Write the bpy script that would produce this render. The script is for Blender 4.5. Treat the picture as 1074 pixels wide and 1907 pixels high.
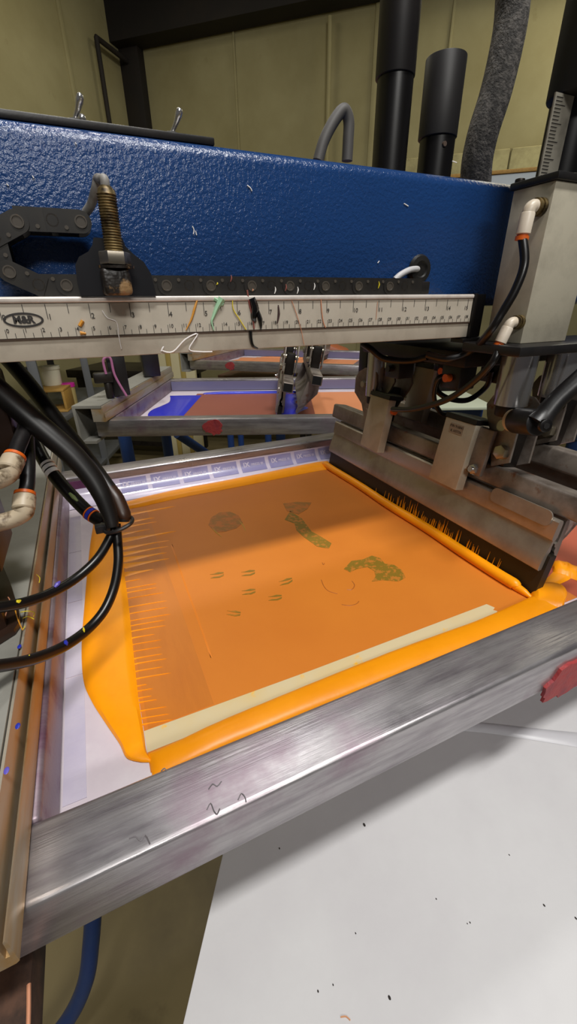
import bpy, bmesh, math, random
from mathutils import Vector, Matrix, Euler
random.seed(7)
for o in list(bpy.data.objects): bpy.data.objects.remove(o)
SC = bpy.context.scene
COL = SC.collection
EYE = 1.222                       # camera height; all coordinates below are relative to the eye (z = -EYE is the floor)
# ---------------------------------------------------------------- camera
F, CX, CY = 777.57, 537.0, 953.5
yaw, pit, rol = (math.radians(a) for a in (24.204, 26.680, 0.692))
fw = Vector((math.sin(yaw)*math.cos(pit), math.cos(yaw)*math.cos(pit), -math.sin(pit)))
rt = Vector((math.cos(yaw), -math.sin(yaw), 0)); dn = fw.cross(rt)
R_ = math.cos(rol)*rt + math.sin(rol)*dn
D_ = -math.sin(rol)*rt + math.cos(rol)*dn
cam_d = bpy.data.cameras.new('camera'); cam = bpy.data.objects.new('camera', cam_d); COL.objects.link(cam)
cam_d.sensor_fit = 'HORIZONTAL'; cam_d.sensor_width = 36.0; cam_d.lens = F/1074*36.0
cam_d.clip_start = 0.01; cam_d.clip_end = 60
mw = Matrix((R_, -D_, -fw)).transposed().to_4x4(); mw.translation = (0, 0, EYE)
cam.matrix_world = mw
SC.camera = cam
def ray(px, py): return R_*((px-CX)/F) + D_*((py-CY)/F) + fw
def on(px, py, **k):              # where the sight line through a photo pixel meets a real plane X=, Y= or Z= (or depth d=)
    a, v = list(k.items())[0]; d = ray(px, py)
    if a == 'd': return d*v
    return d*(v/d['XYZ'.index(a)])
# ---------------------------------------------------------------- world, lamps, exposure
SC.view_settings.view_transform = 'Standard'; SC.view_settings.look = 'None'
SC.view_settings.gamma = 1.0; SC.view_settings.use_curve_mapping = False
SC.view_settings.exposure = 0.0
w = bpy.data.worlds.new('world'); SC.world = w; w.use_nodes = True
w.node_tree.nodes['Background'].inputs[0].default_value = (0.9, 0.92, 1.0, 1)
w.node_tree.nodes['Background'].inputs[1].default_value = 0.05
def lamp(name, loc, size, power, col, aim):
    l = bpy.data.lights.new(name, 'AREA'); l.shape = 'RECTANGLE'; l.size, l.size_y = size
    l.energy = power; l.color = col
    o = bpy.data.objects.new(name, l); COL.objects.link(o)
    o.location = Vector(loc)+Vector((0, 0, EYE))
    d = Vector(aim)-Vector(loc); o.rotation_euler = d.to_track_quat('-Z', 'Y').to_euler()
    return o
lamp('lamp_front_row', (0.35, -0.52, 2.3), (1.0, 0.22), 64, (1, .985, .95), (0.3, .3, -.25))
lamp('lamp_far_row', (0.17, 1.63, 2.6), (0.24, 0.26), 18, (1, .98, .96), (0.2, 0.8, -.25))
lamp('lamp_rear_row', (-0.4, -2.6, 1.9), (1.2, 0.25), 46, (1, .98, .93), (0.2, .4, 0))  # added fill from behind the camera, brightens the vertical faces
lamp('lamp_shop', (3.9, 2.4, 2.4), (1.6, 1.6), 56, (1, .93, .72), (3.2, 3.0, -1.2))
lamp('lamp_aisle', (0.2, 3.6, 2.4), (1.6, 0.4), 13, (1, .93, .74), (0.5, 3.2, -1.2))
# ---------------------------------------------------------------- materials
def lin(c):
    if isinstance(c, str): c = [int(c[i:i+2], 16)/255 for i in (0, 2, 4)]
    return tuple((x/12.92 if x <= .04045 else ((x+.055)/1.055)**2.4) for x in c)+(1,)
MATS = {}
def mat(name, col, rough=.5, metal=0.0, var=None, vscale=8, vstretch=(1, 1, 1), vlo=.45, vhi=.7, bump=0, bscale=60, bstretch=(1, 1, 1), coat=0, spec=.5, trans=0, sss=0, var2=None, v2scale=30, v2lo=.6, v2hi=.7, rvar=0, voro=False):
    if name in MATS: return MATS[name]
    m = bpy.data.materials.new(name); m.use_nodes = True; nt = m.node_tree; N = nt.nodes; L = nt.links
    b = N['Principled BSDF']; b.inputs['Roughness'].default_value = rough; b.inputs['Metallic'].default_value = metal
    b.inputs['Base Color'].default_value = lin(col); b.inputs['Specular IOR Level'].default_value = spec
    if coat: b.inputs['Coat Weight'].default_value = coat; b.inputs['Coat Roughness'].default_value = .08
    if trans: b.inputs['Transmission Weight'].default_value = trans
    if sss: b.inputs['Subsurface Weight'].default_value = sss; b.inputs['Subsurface Radius'].default_value = (.01, .006, .003)
    tc = N.new('ShaderNodeTexCoord')
    def noise(scale, stretch, detail=6):
        mp = N.new('ShaderNodeMapping'); mp.inputs['Scale'].default_value = stretch; L.new(tc.outputs['Object'], mp.inputs[0])
        n = N.new('ShaderNodeTexNoise'); n.inputs['Scale'].default_value = scale; n.inputs['Detail'].default_value = detail; n.inputs['Roughness'].default_value = .62
        L.new(mp.outputs[0], n.inputs['Vector']); return n
    def ramp(n, lo, hi):
        r = N.new('ShaderNodeMapRange'); r.inputs[1].default_value = lo; r.inputs[2].default_value = hi; L.new(n.outputs[0], r.inputs[0]); return r
    src = None
    for v, s, st, lo, hi in ((var, vscale, vstretch, vlo, vhi), (var2, v2scale, (1, 1, 1), v2lo, v2hi)):
        if v is None: continue
        n = noise(s, st); r = ramp(n, lo, hi); mx = N.new('ShaderNodeMix'); mx.data_type = 'RGBA'
        if src is None: mx.inputs[6].default_value = lin(col)
        else: L.new(src, mx.inputs[6])
        mx.inputs[7].default_value = lin(v); L.new(r.outputs[0], mx.inputs[0]); src = mx.outputs[2]
        if rvar:
            rr = N.new('ShaderNodeMapRange'); rr.inputs[3].default_value = max(.02, rough-rvar); rr.inputs[4].default_value = rough+rvar
            L.new(n.outputs[0], rr.inputs[0]); rr.inputs[1].default_value = .3; rr.inputs[2].default_value = .7; L.new(rr.outputs[0], b.inputs['Roughness'])
    if src is not None: L.new(src, b.inputs['Base Color'])
    if bump:
        if voro:
            mp = N.new('ShaderNodeMapping'); mp.inputs['Scale'].default_value = bstretch; L.new(tc.outputs['Object'], mp.inputs[0])
            n = N.new('ShaderNodeTexVoronoi'); n.feature = 'SMOOTH_F1'; n.inputs['Scale'].default_value = bscale; L.new(mp.outputs[0], n.inputs['Vector'])
        else: n = noise(bscale, bstretch, 3)
        bp = N.new('ShaderNodeBump'); bp.inputs['Strength'].default_value = bump; bp.inputs['Distance'].default_value = .002
        L.new(n.outputs[0], bp.inputs['Height']); L.new(bp.outputs[0], b.inputs['Normal'])
    MATS[name] = m; return m
ALU_X = mat('brushed aluminium along', 'b4b0b2', .36, .82, var='8d878c', vscale=14, vstretch=(1, 9, 9), vlo=.42, vhi=.68, bump=.12, bscale=90, bstretch=(.25, 8, 8), var2='97848f', v2scale=16, v2lo=.52, v2hi=.75, rvar=.10)
ALU_STAIN = mat('stained aluminium', '8f8088', .45, .55, var='6d3d5c', vscale=7, vstretch=(1, 5, 5), vlo=.5, vhi=.72, bump=.12, bscale=60, bstretch=(.25, 6, 6))
ALU = mat('satin aluminium', 'aea498', .36, .7, var='93887d', vscale=20, bump=.05, bscale=200, rvar=.06)
RAIL = mat('ink stained rail', 'aba292', .42, .45, var='a8834c', vscale=5, vstretch=(6, 1, 6), vlo=.45, vhi=.66)  # amber streaks put the orange screen's reflection into the rail's colour
ALU_CAST = mat('grey anodised aluminium', '9a9890', .55, .3, var='84827a', vscale=9, vlo=.4, vhi=.7, bump=.06, bscale=300)
ALU_GREY = mat('sandblasted aluminium', 'b9b29f', .5, .25, var='a59e8d', vscale=30, bump=.05, bscale=500)
STEEL = mat('worn steel', '9a9087', .4, .5, var='5b5048', vscale=16, vlo=.45, vhi=.7, bump=.06, bscale=120, var2='74401f', v2scale=40, v2lo=.62, v2hi=.72)
CHROME = mat('polished chrome', 'c9c7c6', .2, .85)
ZINC = mat('zinc plated steel', 'b5ad98', .28, .9)
BLACK = mat('black plastic', '141314', .4, 0, var='211d1c', vscale=20, bump=.05, bscale=200)
BLACKGLOSS = mat('glossy black tube', '0e0c0c', .32, 0)
HOSE = mat('black hose sheath', '100e0d', .42, 0, var='1a1513', vscale=15)
DARKSTEEL = mat('dark grime steel', '2a2522', .42, .5, var='17130f', vscale=14, bump=.08, bscale=90)
RUBBER = mat('black squeegee rubber', '1d1912', .5, 0, var='262014', vscale=6)
BLUE = mat('hammered blue paint', '193a6c', .24, 0, bump=.42, bscale=330, voro=False, var='16335f', vscale=3)
INK = mat('orange yellow plastisol ink', 'ffa00a', .38, 0, var='f89806', vscale=25, bump=.12, bscale=60, spec=.35)
EMUL = mat('orange screen emulsion', 'd07a24', .5, 0, var='c87220', vscale=5, vlo=.35, vhi=.65, bump=.02, bscale=700)
EMUL_RED = mat('brick red emulsion', 'b05238', .55, 0, var='a64a33', vscale=8)
GHOST = mat('squeegeed emulsion film', 'c57324', .42, 0, var='bb6b20', vscale=12, vstretch=(6, 1, 1))
OLIVE = mat('open stencil ink film', '86661a', .5, 0, var='a5701f', vscale=60, vlo=.5, vhi=.62)
MESHW = mat('white polyester mesh', 'cfc4cc', .55, 0, var='c2b1c0', vscale=6, var2='ddd6da', v2scale=12, v2lo=.5, v2hi=.7)
TAPE = mat('cream masking tape', 'cfbe97', .55, 0, var='d2b983', vscale=14, var2='efb62e', v2scale=55, v2lo=.62, v2hi=.70)
LAV = mat('printed lavender edge tape', '8a86b0', .3, 0, var='9b98bd', vscale=20, coat=.6)
LAVTXT = mat('faded print', 'c0b8cc', .4, 0, coat=.6)
CLEAR = mat('glossy clear edge tape', 'cfc7d8', .15, 0, coat=1, var='bab2cc', vscale=10, bump=.25, bscale=25, bstretch=(.4, 3, 3))
REDBLOB = mat('dried red ink', '9a3434', .6, 0, var='7c2a35', vscale=60, bump=.6, bscale=150)
PURPLE = mat('purple stain', '5a2c50', .5, .1, var='6e3a5d', vscale=40)
RULER = mat('silver ruler plate', 'bab1a2', .5, .1, var='aca394', vscale=30)
PRINT = mat('black print', '2b2826', .6)
LIP = mat('pale painted aluminium', 'bcb3a3', .45, .1, var='a99f90', vscale=40)
LIPTOP = mat('worn bright lip', 'd9d0c8', .35, .2, var='c2b6ad', vscale=60)  # top lip paler than the rail face below
BRASS = mat('grimy brass', '84714a', .42, .6, var='2e2416', vscale=60, vlo=.46, vhi=.6)
BRONZE = mat('nickel plated brass', '9a9184', .3, .85, var='5b4a2e', vscale=60, vlo=.5, vhi=.65)
PAINTED = mat('block caked with old ink', '1d1712', .45, 0, var='8d6f4a', vscale=75, vlo=.52, vhi=.60, bump=.8, bscale=90, var2='b5481e', v2scale=45, v2lo=.66, v2hi=.70)
WHITEPL = mat('ivory plastic fitting', 'cfc3b2', .4, 0, var='b9a88e', vscale=60)
DIRTYPL = mat('grimy ivory fitting', 'b5a58c', .45, 0, var='5c4a35', vscale=70, vlo=.5, vhi=.62)
ORANGE = mat('orange plastic collar', 'd1601a', .45)
GREYCABLE = mat('grey cable', '8d8a86', .55, 0, var='6b6560', vscale=90)
BRAID = mat('braided grey sleeve', '45423f', .8, 0, var='6d6863', vscale=160, vlo=.45, vhi=.6, bump=.9, bscale=420)
WHITE = mat('white pallet cover', 'cac9ca', .75, 0, var='c2c0c2', vscale=6, bump=.03, bscale=300)
FOLD = mat('translucent plastic film', 'bfbec2', .3, 0, coat=.4)
SPECK = mat('dark lint', '2a2522', .9)
NAVY = mat('blue painted tube', '1f3f7c', .42, 0, var='27477f', vscale=20)
WALL = mat('yellowed painted concrete', 'a19972', .85, 0, var='8d845c', vscale=1.4, vlo=.35, vhi=.7, bump=.2, bscale=14, var2='7a6e45', v2scale=5, v2lo=.66, v2hi=.85)
BLOCK = mat('painted concrete block', 'a89f74', .85, 0, var='8f8660', vscale=9, bump=.5, bscale=60)
MORTAR = mat('mortar', '857c58', .9)
ROOF = mat('dark roof steel', '1b1612', .8, 0, var='251d15', vscale=3)
FLOOR = mat('worn concrete floor', '7a6c48', .6, 0, var='5f5338', vscale=2.5, bump=.1, bscale=30, var2='4f4428', v2scale=6, v2lo=.6, v2hi=.8)
WOOD = mat('pale wood', 'b98f45', .6, 0, var='a37a36', vscale=12, vstretch=(1, 8, 8))
BROWNBOARD = mat('brown board', '6a4a33', .6, 0, var='5a3d29', vscale=10)
SHELFST = mat('grey shelf steel', '6c6e70', .5, .4)
CREAM = mat('cream paint', 'c9bf98', .6)
BLUEINK = mat('royal blue ink', '1226c8', .3, 0, coat=.3, bump=.1, bscale=60)
BROWNEM = mat('brown emulsion', '8e5040', .5, 0, var='854a3c', vscale=4)
SALMON = mat('salmon emulsion', 'd68a5c', .55)
PINK = mat('pink plastic', 'd02a9e', .4)
WHITEPAINT = mat('white paint smear', 'e8e4e2', .5)
MINT = mat('mint ink', '9fc9a4', .4)
YEL = mat('yellow ink', 'd9c52a', .4)
DBLUE = mat('blue ink', '2430a0', .35)
BLKINK = mat('black ink', '0b0a0a', .2, coat=.5)
PEACH = mat('peach dried ink', 'c98a68', .5)
OLIVEBLK = mat('dark grommet rubber', '161514', .45)
SCREW = mat('screw head', 'a08d62', .35, .7)
PLATE = mat('brown black bracket paint', '2a1c14', .35, .2, var='33221a', vscale=12)
# ---------------------------------------------------------------- mesh builder
class MB:
    def __init__(s): s.bm = bmesh.new()
    def _bev(s, geom, b, seg=2):
        if b > 0:
            es = [e for e in geom if isinstance(e, bmesh.types.BMEdge)]
            bmesh.ops.bevel(s.bm, geom=es, offset=b, segments=seg, affect='EDGES', profile=.5, clamp_overlap=True)
    def box(s, x0, x1, y0, y1, z0, z1, bev=0, M=None, seg=2):
        r = bmesh.ops.create_cube(s.bm, size=1); vs = r['verts']
        T = Matrix.Translation(((x0+x1)/2, (y0+y1)/2, (z0+z1)/2)) @ Matrix.Diagonal((abs(x1-x0), abs(y1-y0), abs(z1-z0), 1))
        if M is not None: T = M @ T
        bmesh.ops.transform(s.bm, matrix=T, verts=vs)
        s._bev(list({e for v in vs for e in v.link_edges}), bev, seg); return s
    def cyl(s, p0, p1, r0, r1=None, n=24, bev=0):
        p0, p1 = Vector(p0), Vector(p1); r1 = r0 if r1 is None else r1; d = p1-p0
        r = bmesh.ops.create_cone(s.bm, cap_ends=True, segments=n, radius1=r0, radius2=r1, depth=d.length)
        T = Matrix.Translation((p0+p1)/2) @ d.to_track_quat('Z', 'Y').to_matrix().to_4x4()
        bmesh.ops.transform(s.bm, matrix=T, verts=r['verts'])
        if bev:
            es = [e for e in {e for v in r['verts'] for e in v.link_edges} if any(len(f.verts) > 4 for f in e.link_faces)]
            s._bev(es, bev)
        return s
    def sph(s, c, r, sc=(1, 1, 1), n=12):
        q = bmesh.ops.create_uvsphere(s.bm, u_segments=n*2, v_segments=n, radius=r)
        bmesh.ops.transform(s.bm, matrix=Matrix.Translation(c) @ Matrix.Diagonal((*sc, 1)), verts=q['verts']); return s
    def tube(s, pts, r, n=12, sub=8, spline=True):
        P = [Vector(p) for p in pts]; rs = r if isinstance(r, (list, tuple)) else [r]*len(P)
        if spline and len(P) > 2:
            Q, q = [], []
            for i in range(len(P)-1):
                a, b, c, d = P[max(i-1, 0)], P[i], P[i+1], P[min(i+2, len(P)-1)]
                for k in range(sub):
                    t = k/sub
                    Q.append(.5*((2*b)+(c-a)*t+(2*a-5*b+4*c-d)*t*t+(3*b-a-3*c+d)*t**3)); q.append(rs[i]*(1-t)+rs[i+1]*t)
            Q.append(P[-1]); q.append(rs[-1]); P, rs = Q, q
        T = (P[1]-P[0]).normalized(); U = T.orthogonal().normalized(); rings = []
        for i, p in enumerate(P):
            t = (P[min(i+1, len(P)-1)]-P[max(i-1, 0)]).normalized()
            U = (U-t*U.dot(t)).normalized(); V = t.cross(U)
            rings.append([s.bm.verts.new(p+rs[i]*(math.cos(2*math.pi*k/n)*U+math.sin(2*math.pi*k/n)*V)) for k in range(n)])
        for a, b in zip(rings, rings[1:]):
            for k in range(n): s.bm.faces.new((a[k], a[(k+1) % n], b[(k+1) % n], b[k]))
        s.bm.faces.new(rings[0][::-1]); s.bm.faces.new(rings[-1]); return s
    def prism(s, poly, axis, a0, a1, M=None):       # poly in the two other axes (cyclic order), extruded along axis
        f = {'X': lambda p, a: (a, p[0], p[1]), 'Y': lambda p, a: (p[0], a, p[1]), 'Z': lambda p, a: (p[0], p[1], a)}[axis]
        A = [s.bm.verts.new(f(p, a0)) for p in poly]; B = [s.bm.verts.new(f(p, a1)) for p in poly]
        n = len(poly); s.bm.faces.new(A[::-1]); s.bm.faces.new(B)
        for i in range(n): s.bm.faces.new((A[i], A[(i+1) % n], B[(i+1) % n], B[i]))
        if M is not None: bmesh.ops.transform(s.bm, matrix=M, verts=A+B)
        return s
    def lathe(s, prof, o, ax, n=24):                # prof: (distance along axis, radius)
        o = Vector(o); ax = Vector(ax).normalized(); U = ax.orthogonal().normalized(); V = ax.cross(U); rings = []
        for h, r in prof: rings.append([s.bm.verts.new(o+ax*h+max(r, 1e-5)*(math.cos(2*math.pi*k/n)*U+math.sin(2*math.pi*k/n)*V)) for k in range(n)])
        for a, b in zip(rings, rings[1:]):
            for k in range(n): s.bm.faces.new((a[k], a[(k+1) % n], b[(k+1) % n], b[k]))
        s.bm.faces.new(rings[0][::-1]); s.bm.faces.new(rings[-1]); return s
    def ribbon(s, Lp, Rp, h, na=8, zb=0.0, jit=0, sub=6, power=.5):  # a domed strip of thick ink between two edge lines
        def den(P):
            P = [Vector(p) for p in P]; Q = []
            for i in range(len(P)-1):
                a, b, c, d = P[max(i-1, 0)], P[i], P[i+1], P[min(i+2, len(P)-1)]
                for k in range(sub):
                    t = k/sub; Q.append(.5*((2*b)+(c-a)*t+(2*a-5*b+4*c-d)*t*t+(3*b-a-3*c+d)*t**3))
            return Q+[P[-1]]
        A, B = den(Lp), den(Rp); rows = []
        for i, (a, b) in enumerate(zip(A, B)):
            e = min(1, 6*min(i, len(A)-1-i)/len(A))
            row = []
            for k in range(na+1):
                t = k/na; z = h*(4*t*(1-t))**power*e**.5
                if 0 < k < na: z *= 1+random.uniform(-jit, jit)
                row.append(s.bm.verts.new(a.lerp(b, t)+Vector((0, 0, z+zb))))
            rows.append(row)
        for p, q in zip(rows, rows[1:]):
            for k in range(na): s.bm.faces.new((p[k], p[k+1], q[k+1], q[k]))
        rim = [r[0] for r in rows]+rows[-1][1:]+[r[-1] for r in rows[-2::-1]]+rows[0][-2:0:-1]
        s.bm.faces.new(rim[::-1]); return s
def obj(name, mb, m, parent=None, base=(0, 0, 0), smooth=True, angle=.6):
    bm = mb.bm; base = Vector(base)
    bmesh.ops.translate(bm, vec=-base, verts=bm.verts); bmesh.ops.recalc_face_normals(bm, faces=bm.faces)
    me = bpy.data.meshes.new(name); bm.to_mesh(me); bm.free(); me.materials.append(m)
    if smooth:
        me.shade_smooth()
        try: me.set_sharp_from_angle(angle=angle)
        except Exception: pass
    o = bpy.data.objects.new(name, me); COL.objects.link(o)
    if parent is not None: o.parent = parent
    else: o.location = base+Vector((0, 0, EYE))
    return o
def tag(o, label=None, cat=None, group=None, kind=None):
    for k, v in (('label', label), ('category', cat), ('group', group), ('kind', kind)):
        if v: o[k] = v
    return o
class Thing:
    def __init__(s, name, label, cat, base, group=None):
        s.base = Vector(base); s.o = bpy.data.objects.new(name, None); COL.objects.link(s.o); s.o.empty_display_size = .05
        s.o.location = s.base+Vector((0, 0, EYE)); tag(s.o, label, cat, group)
    def part(s, name, mb, m, label=None, parent=None, smooth=True, kind=None, angle=.6):
        o = obj(name, mb, m, parent or s.o, s.base, smooth, angle); tag(o, label, kind=kind); return o
def single(name, label, cat, mb, m, group=None, base=(0, 0, 0), kind=None):
    o = obj(name, mb, m, None, base); return tag(o, label, cat, group, kind)
def structure(name, mb, m, smooth=False):
    o = obj(name, mb, m, None, smooth=smooth); o['kind'] = 'structure'; return o
def copy_tree(o, parent=None):
    c = o.copy(); COL.objects.link(c)
    if parent is not None: c.parent = parent
    for ch in o.children: copy_tree(ch, c)
    return c
def text_mesh(mb, s, size, M, depth=.0002, bold=0):
    c = bpy.data.curves.new('t', 'FONT'); c.body = s; c.size = size; c.extrude = depth; c.offset = bold; c.align_x = 'CENTER'; c.align_y = 'CENTER'; c.resolution_u = 2
    o = bpy.data.objects.new('t', c); me = bpy.data.meshes.new_from_object(o)
    me.transform(M); mb.bm.from_mesh(me); bpy.data.objects.remove(o); bpy.data.curves.remove(c); bpy.data.meshes.remove(me)
FACE_Y = Matrix(((1, 0, 0, 0), (0, 0, -1, 0), (0, 1, 0, 0), (0, 0, 0, 1)))       # text upright on a wall that faces -Y
ZM, ZT = -.272, -.2336            # screen mesh, top of the screen frame
# ================================================================= SETTING
AZ = math.radians(41.6)
NB = Vector((math.sin(AZ), math.cos(AZ), 0)); TB = Vector((math.cos(AZ), -math.sin(AZ), 0))   # back wall: normal, along (to the right)
DB = 4.76; DL = 3.05
corner = NB*DB-TB*DL
RB = Matrix((TB, NB, Vector((0, 0, 1)))).transposed().to_4x4()                  # room frame: x along back wall, y into it
ROOM = RB
mb = MB(); mb.box(-DL-.2, 6.2, -4.2, DB+.2, -EYE-.1, -EYE, M=RB); structure('floor', mb, FLOOR)
mb = MB(); mb.box(-DL-.2, 6.2, -4.2, DB+.2, 2.95, 3.1, M=RB); structure('ceiling', mb, ROOF)
mb = MB(); mb.box(-DL-.2, 6.2, DB, DB+.2, -EYE, 2.95, M=RB)
wb = structure('wall_back', mb, WALL)
mb = MB(); mb.box(-DL-.2, -DL, -4.2, DB, -EYE, 2.95, M=RB); structure('wall_left', mb, WALL)
# panel joints of the tilt-up walls
def wall_strip(name, px, m, wd, dp, z0, z1, wall='b'):
    d = ray(px, 165); d.z = 0; d.normalize()
    mb = MB()
    if wall == 'b':
        t = DB/d.dot(NB); x = (d*t).dot(TB); mb.box(x-wd/2, x+wd/2, DB-dp, DB+.01, z0, z1, M=RB, bev=.004)
    else:
        t = DL/d.dot(-TB); y = (d*t).dot(NB); mb.box(-DL-.01, -DL+dp, y-wd/2, y+wd/2, z0, z1, M=RB, bev=.004)
    return mb
n = 1
for px, wd, wl in ((697, .05, 'b'), (440, .02, 'b'), (135, .04, 'l'), (828, .02, 'b')):
    structure('trim_%d' % n, wall_strip('', px, WALL, wd, .018, -EYE, 2.9, wl), WALL, True); n += 1
mb = wall_strip('', 256, ROOF, .22, .10, -EYE, 2.95, 'b'); structure('trim_%d' % n, mb, ROOF, True); n += 1      # corner column
mb = MB(); mb.box(-DL, 6.2, DB-.22, DB-.02, 2.10, 2.95, M=RB); structure('trim_%d' % n, mb, ROOF); n += 1        # eaves beams
mb = MB(); mb.box(-DL+.02, -DL+.22, -4, DB-.25, 2.36, 2.95, M=RB); structure('trim_%d' % n, mb, ROOF); n += 1
# concrete block course showing above the white cabinet
def backx(px):
    d = ray(px, 290); d.z = 0; d.normalize(); return (d*(DB/d.dot(NB))).dot(TB)
x0 = backx(735)
zc = on(930, 281, d=1); zc = (zc*(DB/zc.dot(NB))).z
mb = MB(); mb.box(x0, 5.8, DB-.05, DB-.005, zc-.62, zc, M=RB); ledge = structure('trim_%d' % n, mb, MORTAR)
for r in range(3):
    xx = x0-(.15 if r % 2 else 0)
    while xx < 5.7:
        a, b = max(xx, x0)+.006, min(xx+.31, 5.75)-.006
        if b-a > .03:
            m2 = MB(); m2.box(a, b, DB-.075, DB-.052, zc-.2*(r+1)+.006, zc-.2*r-.006, M=RB, bev=.005, seg=1)
            o = obj('block', m2, BLOCK, ledge); 
            o.location = -Vector((0, 0, 0)) 
        xx += .31
# conduits, column pipe
def pipe(px, z0, z1, r, wl, name, label, elbow=None):
    d = ray(px, 165); d.z = 0; d.normalize()
    if wl == 'b': t = (DB-.08)/d.dot(NB)
    else: t = (DL-.08)/d.dot(-TB)
    p = d*t; mb = MB(); pts = [p+Vector((0, 0, z0)), p+Vector((0, 0, z1))]
    mb.cyl(pts[0], pts[1], r)
    if elbow is not None:
        q = pts[1]+elbow; mb.tube([pts[1]-Vector((0, 0, .03)), pts[1], pts[1]+elbow*.12+Vector((0, 0, .0)), q], r, spline=False)
    single(name, label, 'pipe', mb, ROOF if elbow is not None else WALL, base=(p.x, p.y, z0))
d_ = ray(205, 222); p_ = d_*((DL-.08)/d_.dot(-TB)); zp = ray(180, 70); zp = (zp*((DL-.08)/zp.dot(-TB))).z
pipe(194, -EYE, zp, .020, 'l', 'wall_pipe', 'dark pipe running up the left wall and elbowing into the corner', NB*.75)
pipe(611, -EYE, 2.05, .018, 'b', 'conduit', 'thin pale conduit running up the back wall left of the tall tubes')
# roof strut near the top edge
a = on(292, 5, d=4.2); b = on(322, 46, d=4.4)
mb = MB(); mb.cyl(a+(a-b)*1.0, b, .025, n=8); mb.box(b.x-.03, b.x+.03, b.y-.03, b.y+.03, b.z, 2.94); single('roof_hanger', 'thin steel hanger bar slanting under the dark roof', 'hanger', mb, STEEL)
# ================================================================= PRESS, STATION ONE
BX0, BX1, BY0, BY1, BW = -.105, .682, .125, .709, .0375
# ---- screen frame
def make_frame():
    t = Thing('screen_frame', 'large aluminium screen frame with orange emulsion and red blob on near bar', 'screen', (BX0, BY0, ZM))
    mb = MB(); mb.box(BX0, BX1, BY0, BY0+BW, ZM+.0008, ZT, .003, seg=3); t.part('frame_bar', mb, ALU_X)
    mb = MB(); mb.box(BX0, BX1, BY1-BW, BY1, ZM+.0008, ZT, .003, seg=3); t.part('frame_bar', mb, ALU_X)
    mb = MB(); mb.box(BX0, BX0+BW, BY0+BW, BY1-BW, ZM+.0008, ZT, .003, seg=3); t.part('frame_bar', mb, ALU_STAIN)
    mb = MB(); mb.box(BX1-BW, BX1, BY0+BW, BY1-BW, ZM+.0008, ZT, .003, seg=3); t.part('frame_bar', mb, ALU_STAIN)
    mb = MB(); mb.box(BX0+.004, BX1-.004, BY0+.004, BY1-.004, ZM-.0006, ZM+.0006); t.part('mesh', mb, MESHW)
    return t
fr = make_frame()
e0, e1, f0, f1 = -.015, .60, .189, .634
mb = MB(); mb.box(e0, .405, f0, f1, ZM+.0006, ZM+.0011); fr.part('emulsion', mb, EMUL, 'orange emulsion field')
mb = MB(); mb.box(.405, e1, f0, f1, ZM+.0006, ZM+.0011); fr.part('emulsion', mb, EMUL_RED, 'brick red emulsion behind the squeegee')
Z = ZM+.0011
mb = MB(); mb.box(-.012, .036, .222, .60, Z, Z+.0002); fr.part('ink_film', mb, GHOST, 'thin wiped ink film')
# pale line where the wiped film ends
def P(px, py, z=None):
    return on(px, py, Z=(Z if z is None else z))
mb = MB(); mb.ribbon([P(318, 1015), P(340, 1080), P(362, 1140), P(392, 1225)], [P(321, 1014), P(343.5, 1080), P(365.5, 1140), P(395, 1224)], .0004, 2)
fr.part('film_edge', mb, mat('pale orange ridge', 'e0822e', .4))
# open stencil print
def patch(name, poly, m, z=.0003, label=None):
    mb = MB(); mb.prism([tuple(P(*q).xy) for q in poly], 'Z', Z, Z+z); return fr.part(name, mb, m, label, smooth=False)
SWIRL = mat('swirled stencil print', '85681a', .5, 0, var='b87226', vscale=190, vlo=.52, vhi=.57)
SWIRLD = mat('faded stencil print', '9a6624', .5, 0, var='b86a24', vscale=90, vlo=.45, vhi=.56)
patch('stencil_print', [(640, 1060), (654, 1045), (676, 1042), (692, 1035), (708, 1040), (716, 1050), (733, 1052), (748, 1062), (755, 1076), (742, 1083), (716, 1081), (692, 1083), (699, 1074), (697, 1064), (684, 1056), (664, 1060), (652, 1066)], SWIRL)
patch('stencil_print', [(530, 968), (540, 952), (562, 966), (580, 990), (598, 1000), (617, 1012), (612, 1022), (590, 1018), (565, 1000), (552, 988), (548, 975)], SWIRL)
patch('stencil_print', [(527, 938), (552, 935), (580, 936), (572, 948), (556, 958), (534, 952)], SWIRLD)
patch('stencil_print', [(388, 978), (393, 964), (408, 955), (428, 953), (444, 960), (452, 974), (440, 984), (420, 990), (402, 992)], SWIRLD)
for cx, cy, a in ((404, 1071, -.12), (462, 1067, -.1), (532, 1083, -.25), (463, 1102, -.1), (512, 1113, -.08), (435, 1142, .15)):
    for k in (-1, 1):
        c, s_ = math.cos(a), math.sin(a); y = 3.3*k
        pts = [(-13, y*1.1+1), (-6, y*1.3-1.5*k), (3, y*1.2-1), (13, y*.5-2), (12, y*.7+.5), (4, y*1.0+2.2), (-5, y+1.8)]
        patch('stencil_dash', [(cx+p*c-q*s_, cy+p*s_+q*c) for p, q in pts], OLIVE)
FAINT = mat('faint stencil line', 'a85f20', .5)
for pts in ([(598, 1080), (603, 1092), (612, 1101), (628, 1106)], [(655, 1082), (660, 1090), (655, 1098), (646, 1098)], [(636, 1126), (650, 1128), (663, 1125), (668, 1120)], [(600, 1048), (602, 1052), (604, 1049)]):
    mb = MB(); mb.tube([P(*q) for q in pts], .0005, n=5, sub=4); fr.part('stencil_line', mb, FAINT)
for pts in ([(394, 983), (402, 991), (413, 1000)], [(443, 968), (452, 978), (457, 989)]):
    mb = MB(); mb.tube([P(*q) for q in pts], [.0003, .0009, .0003], n=5, sub=4); fr.part('stencil_line', mb, mat('gold thread ink', 'c39a3c', .4))
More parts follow.
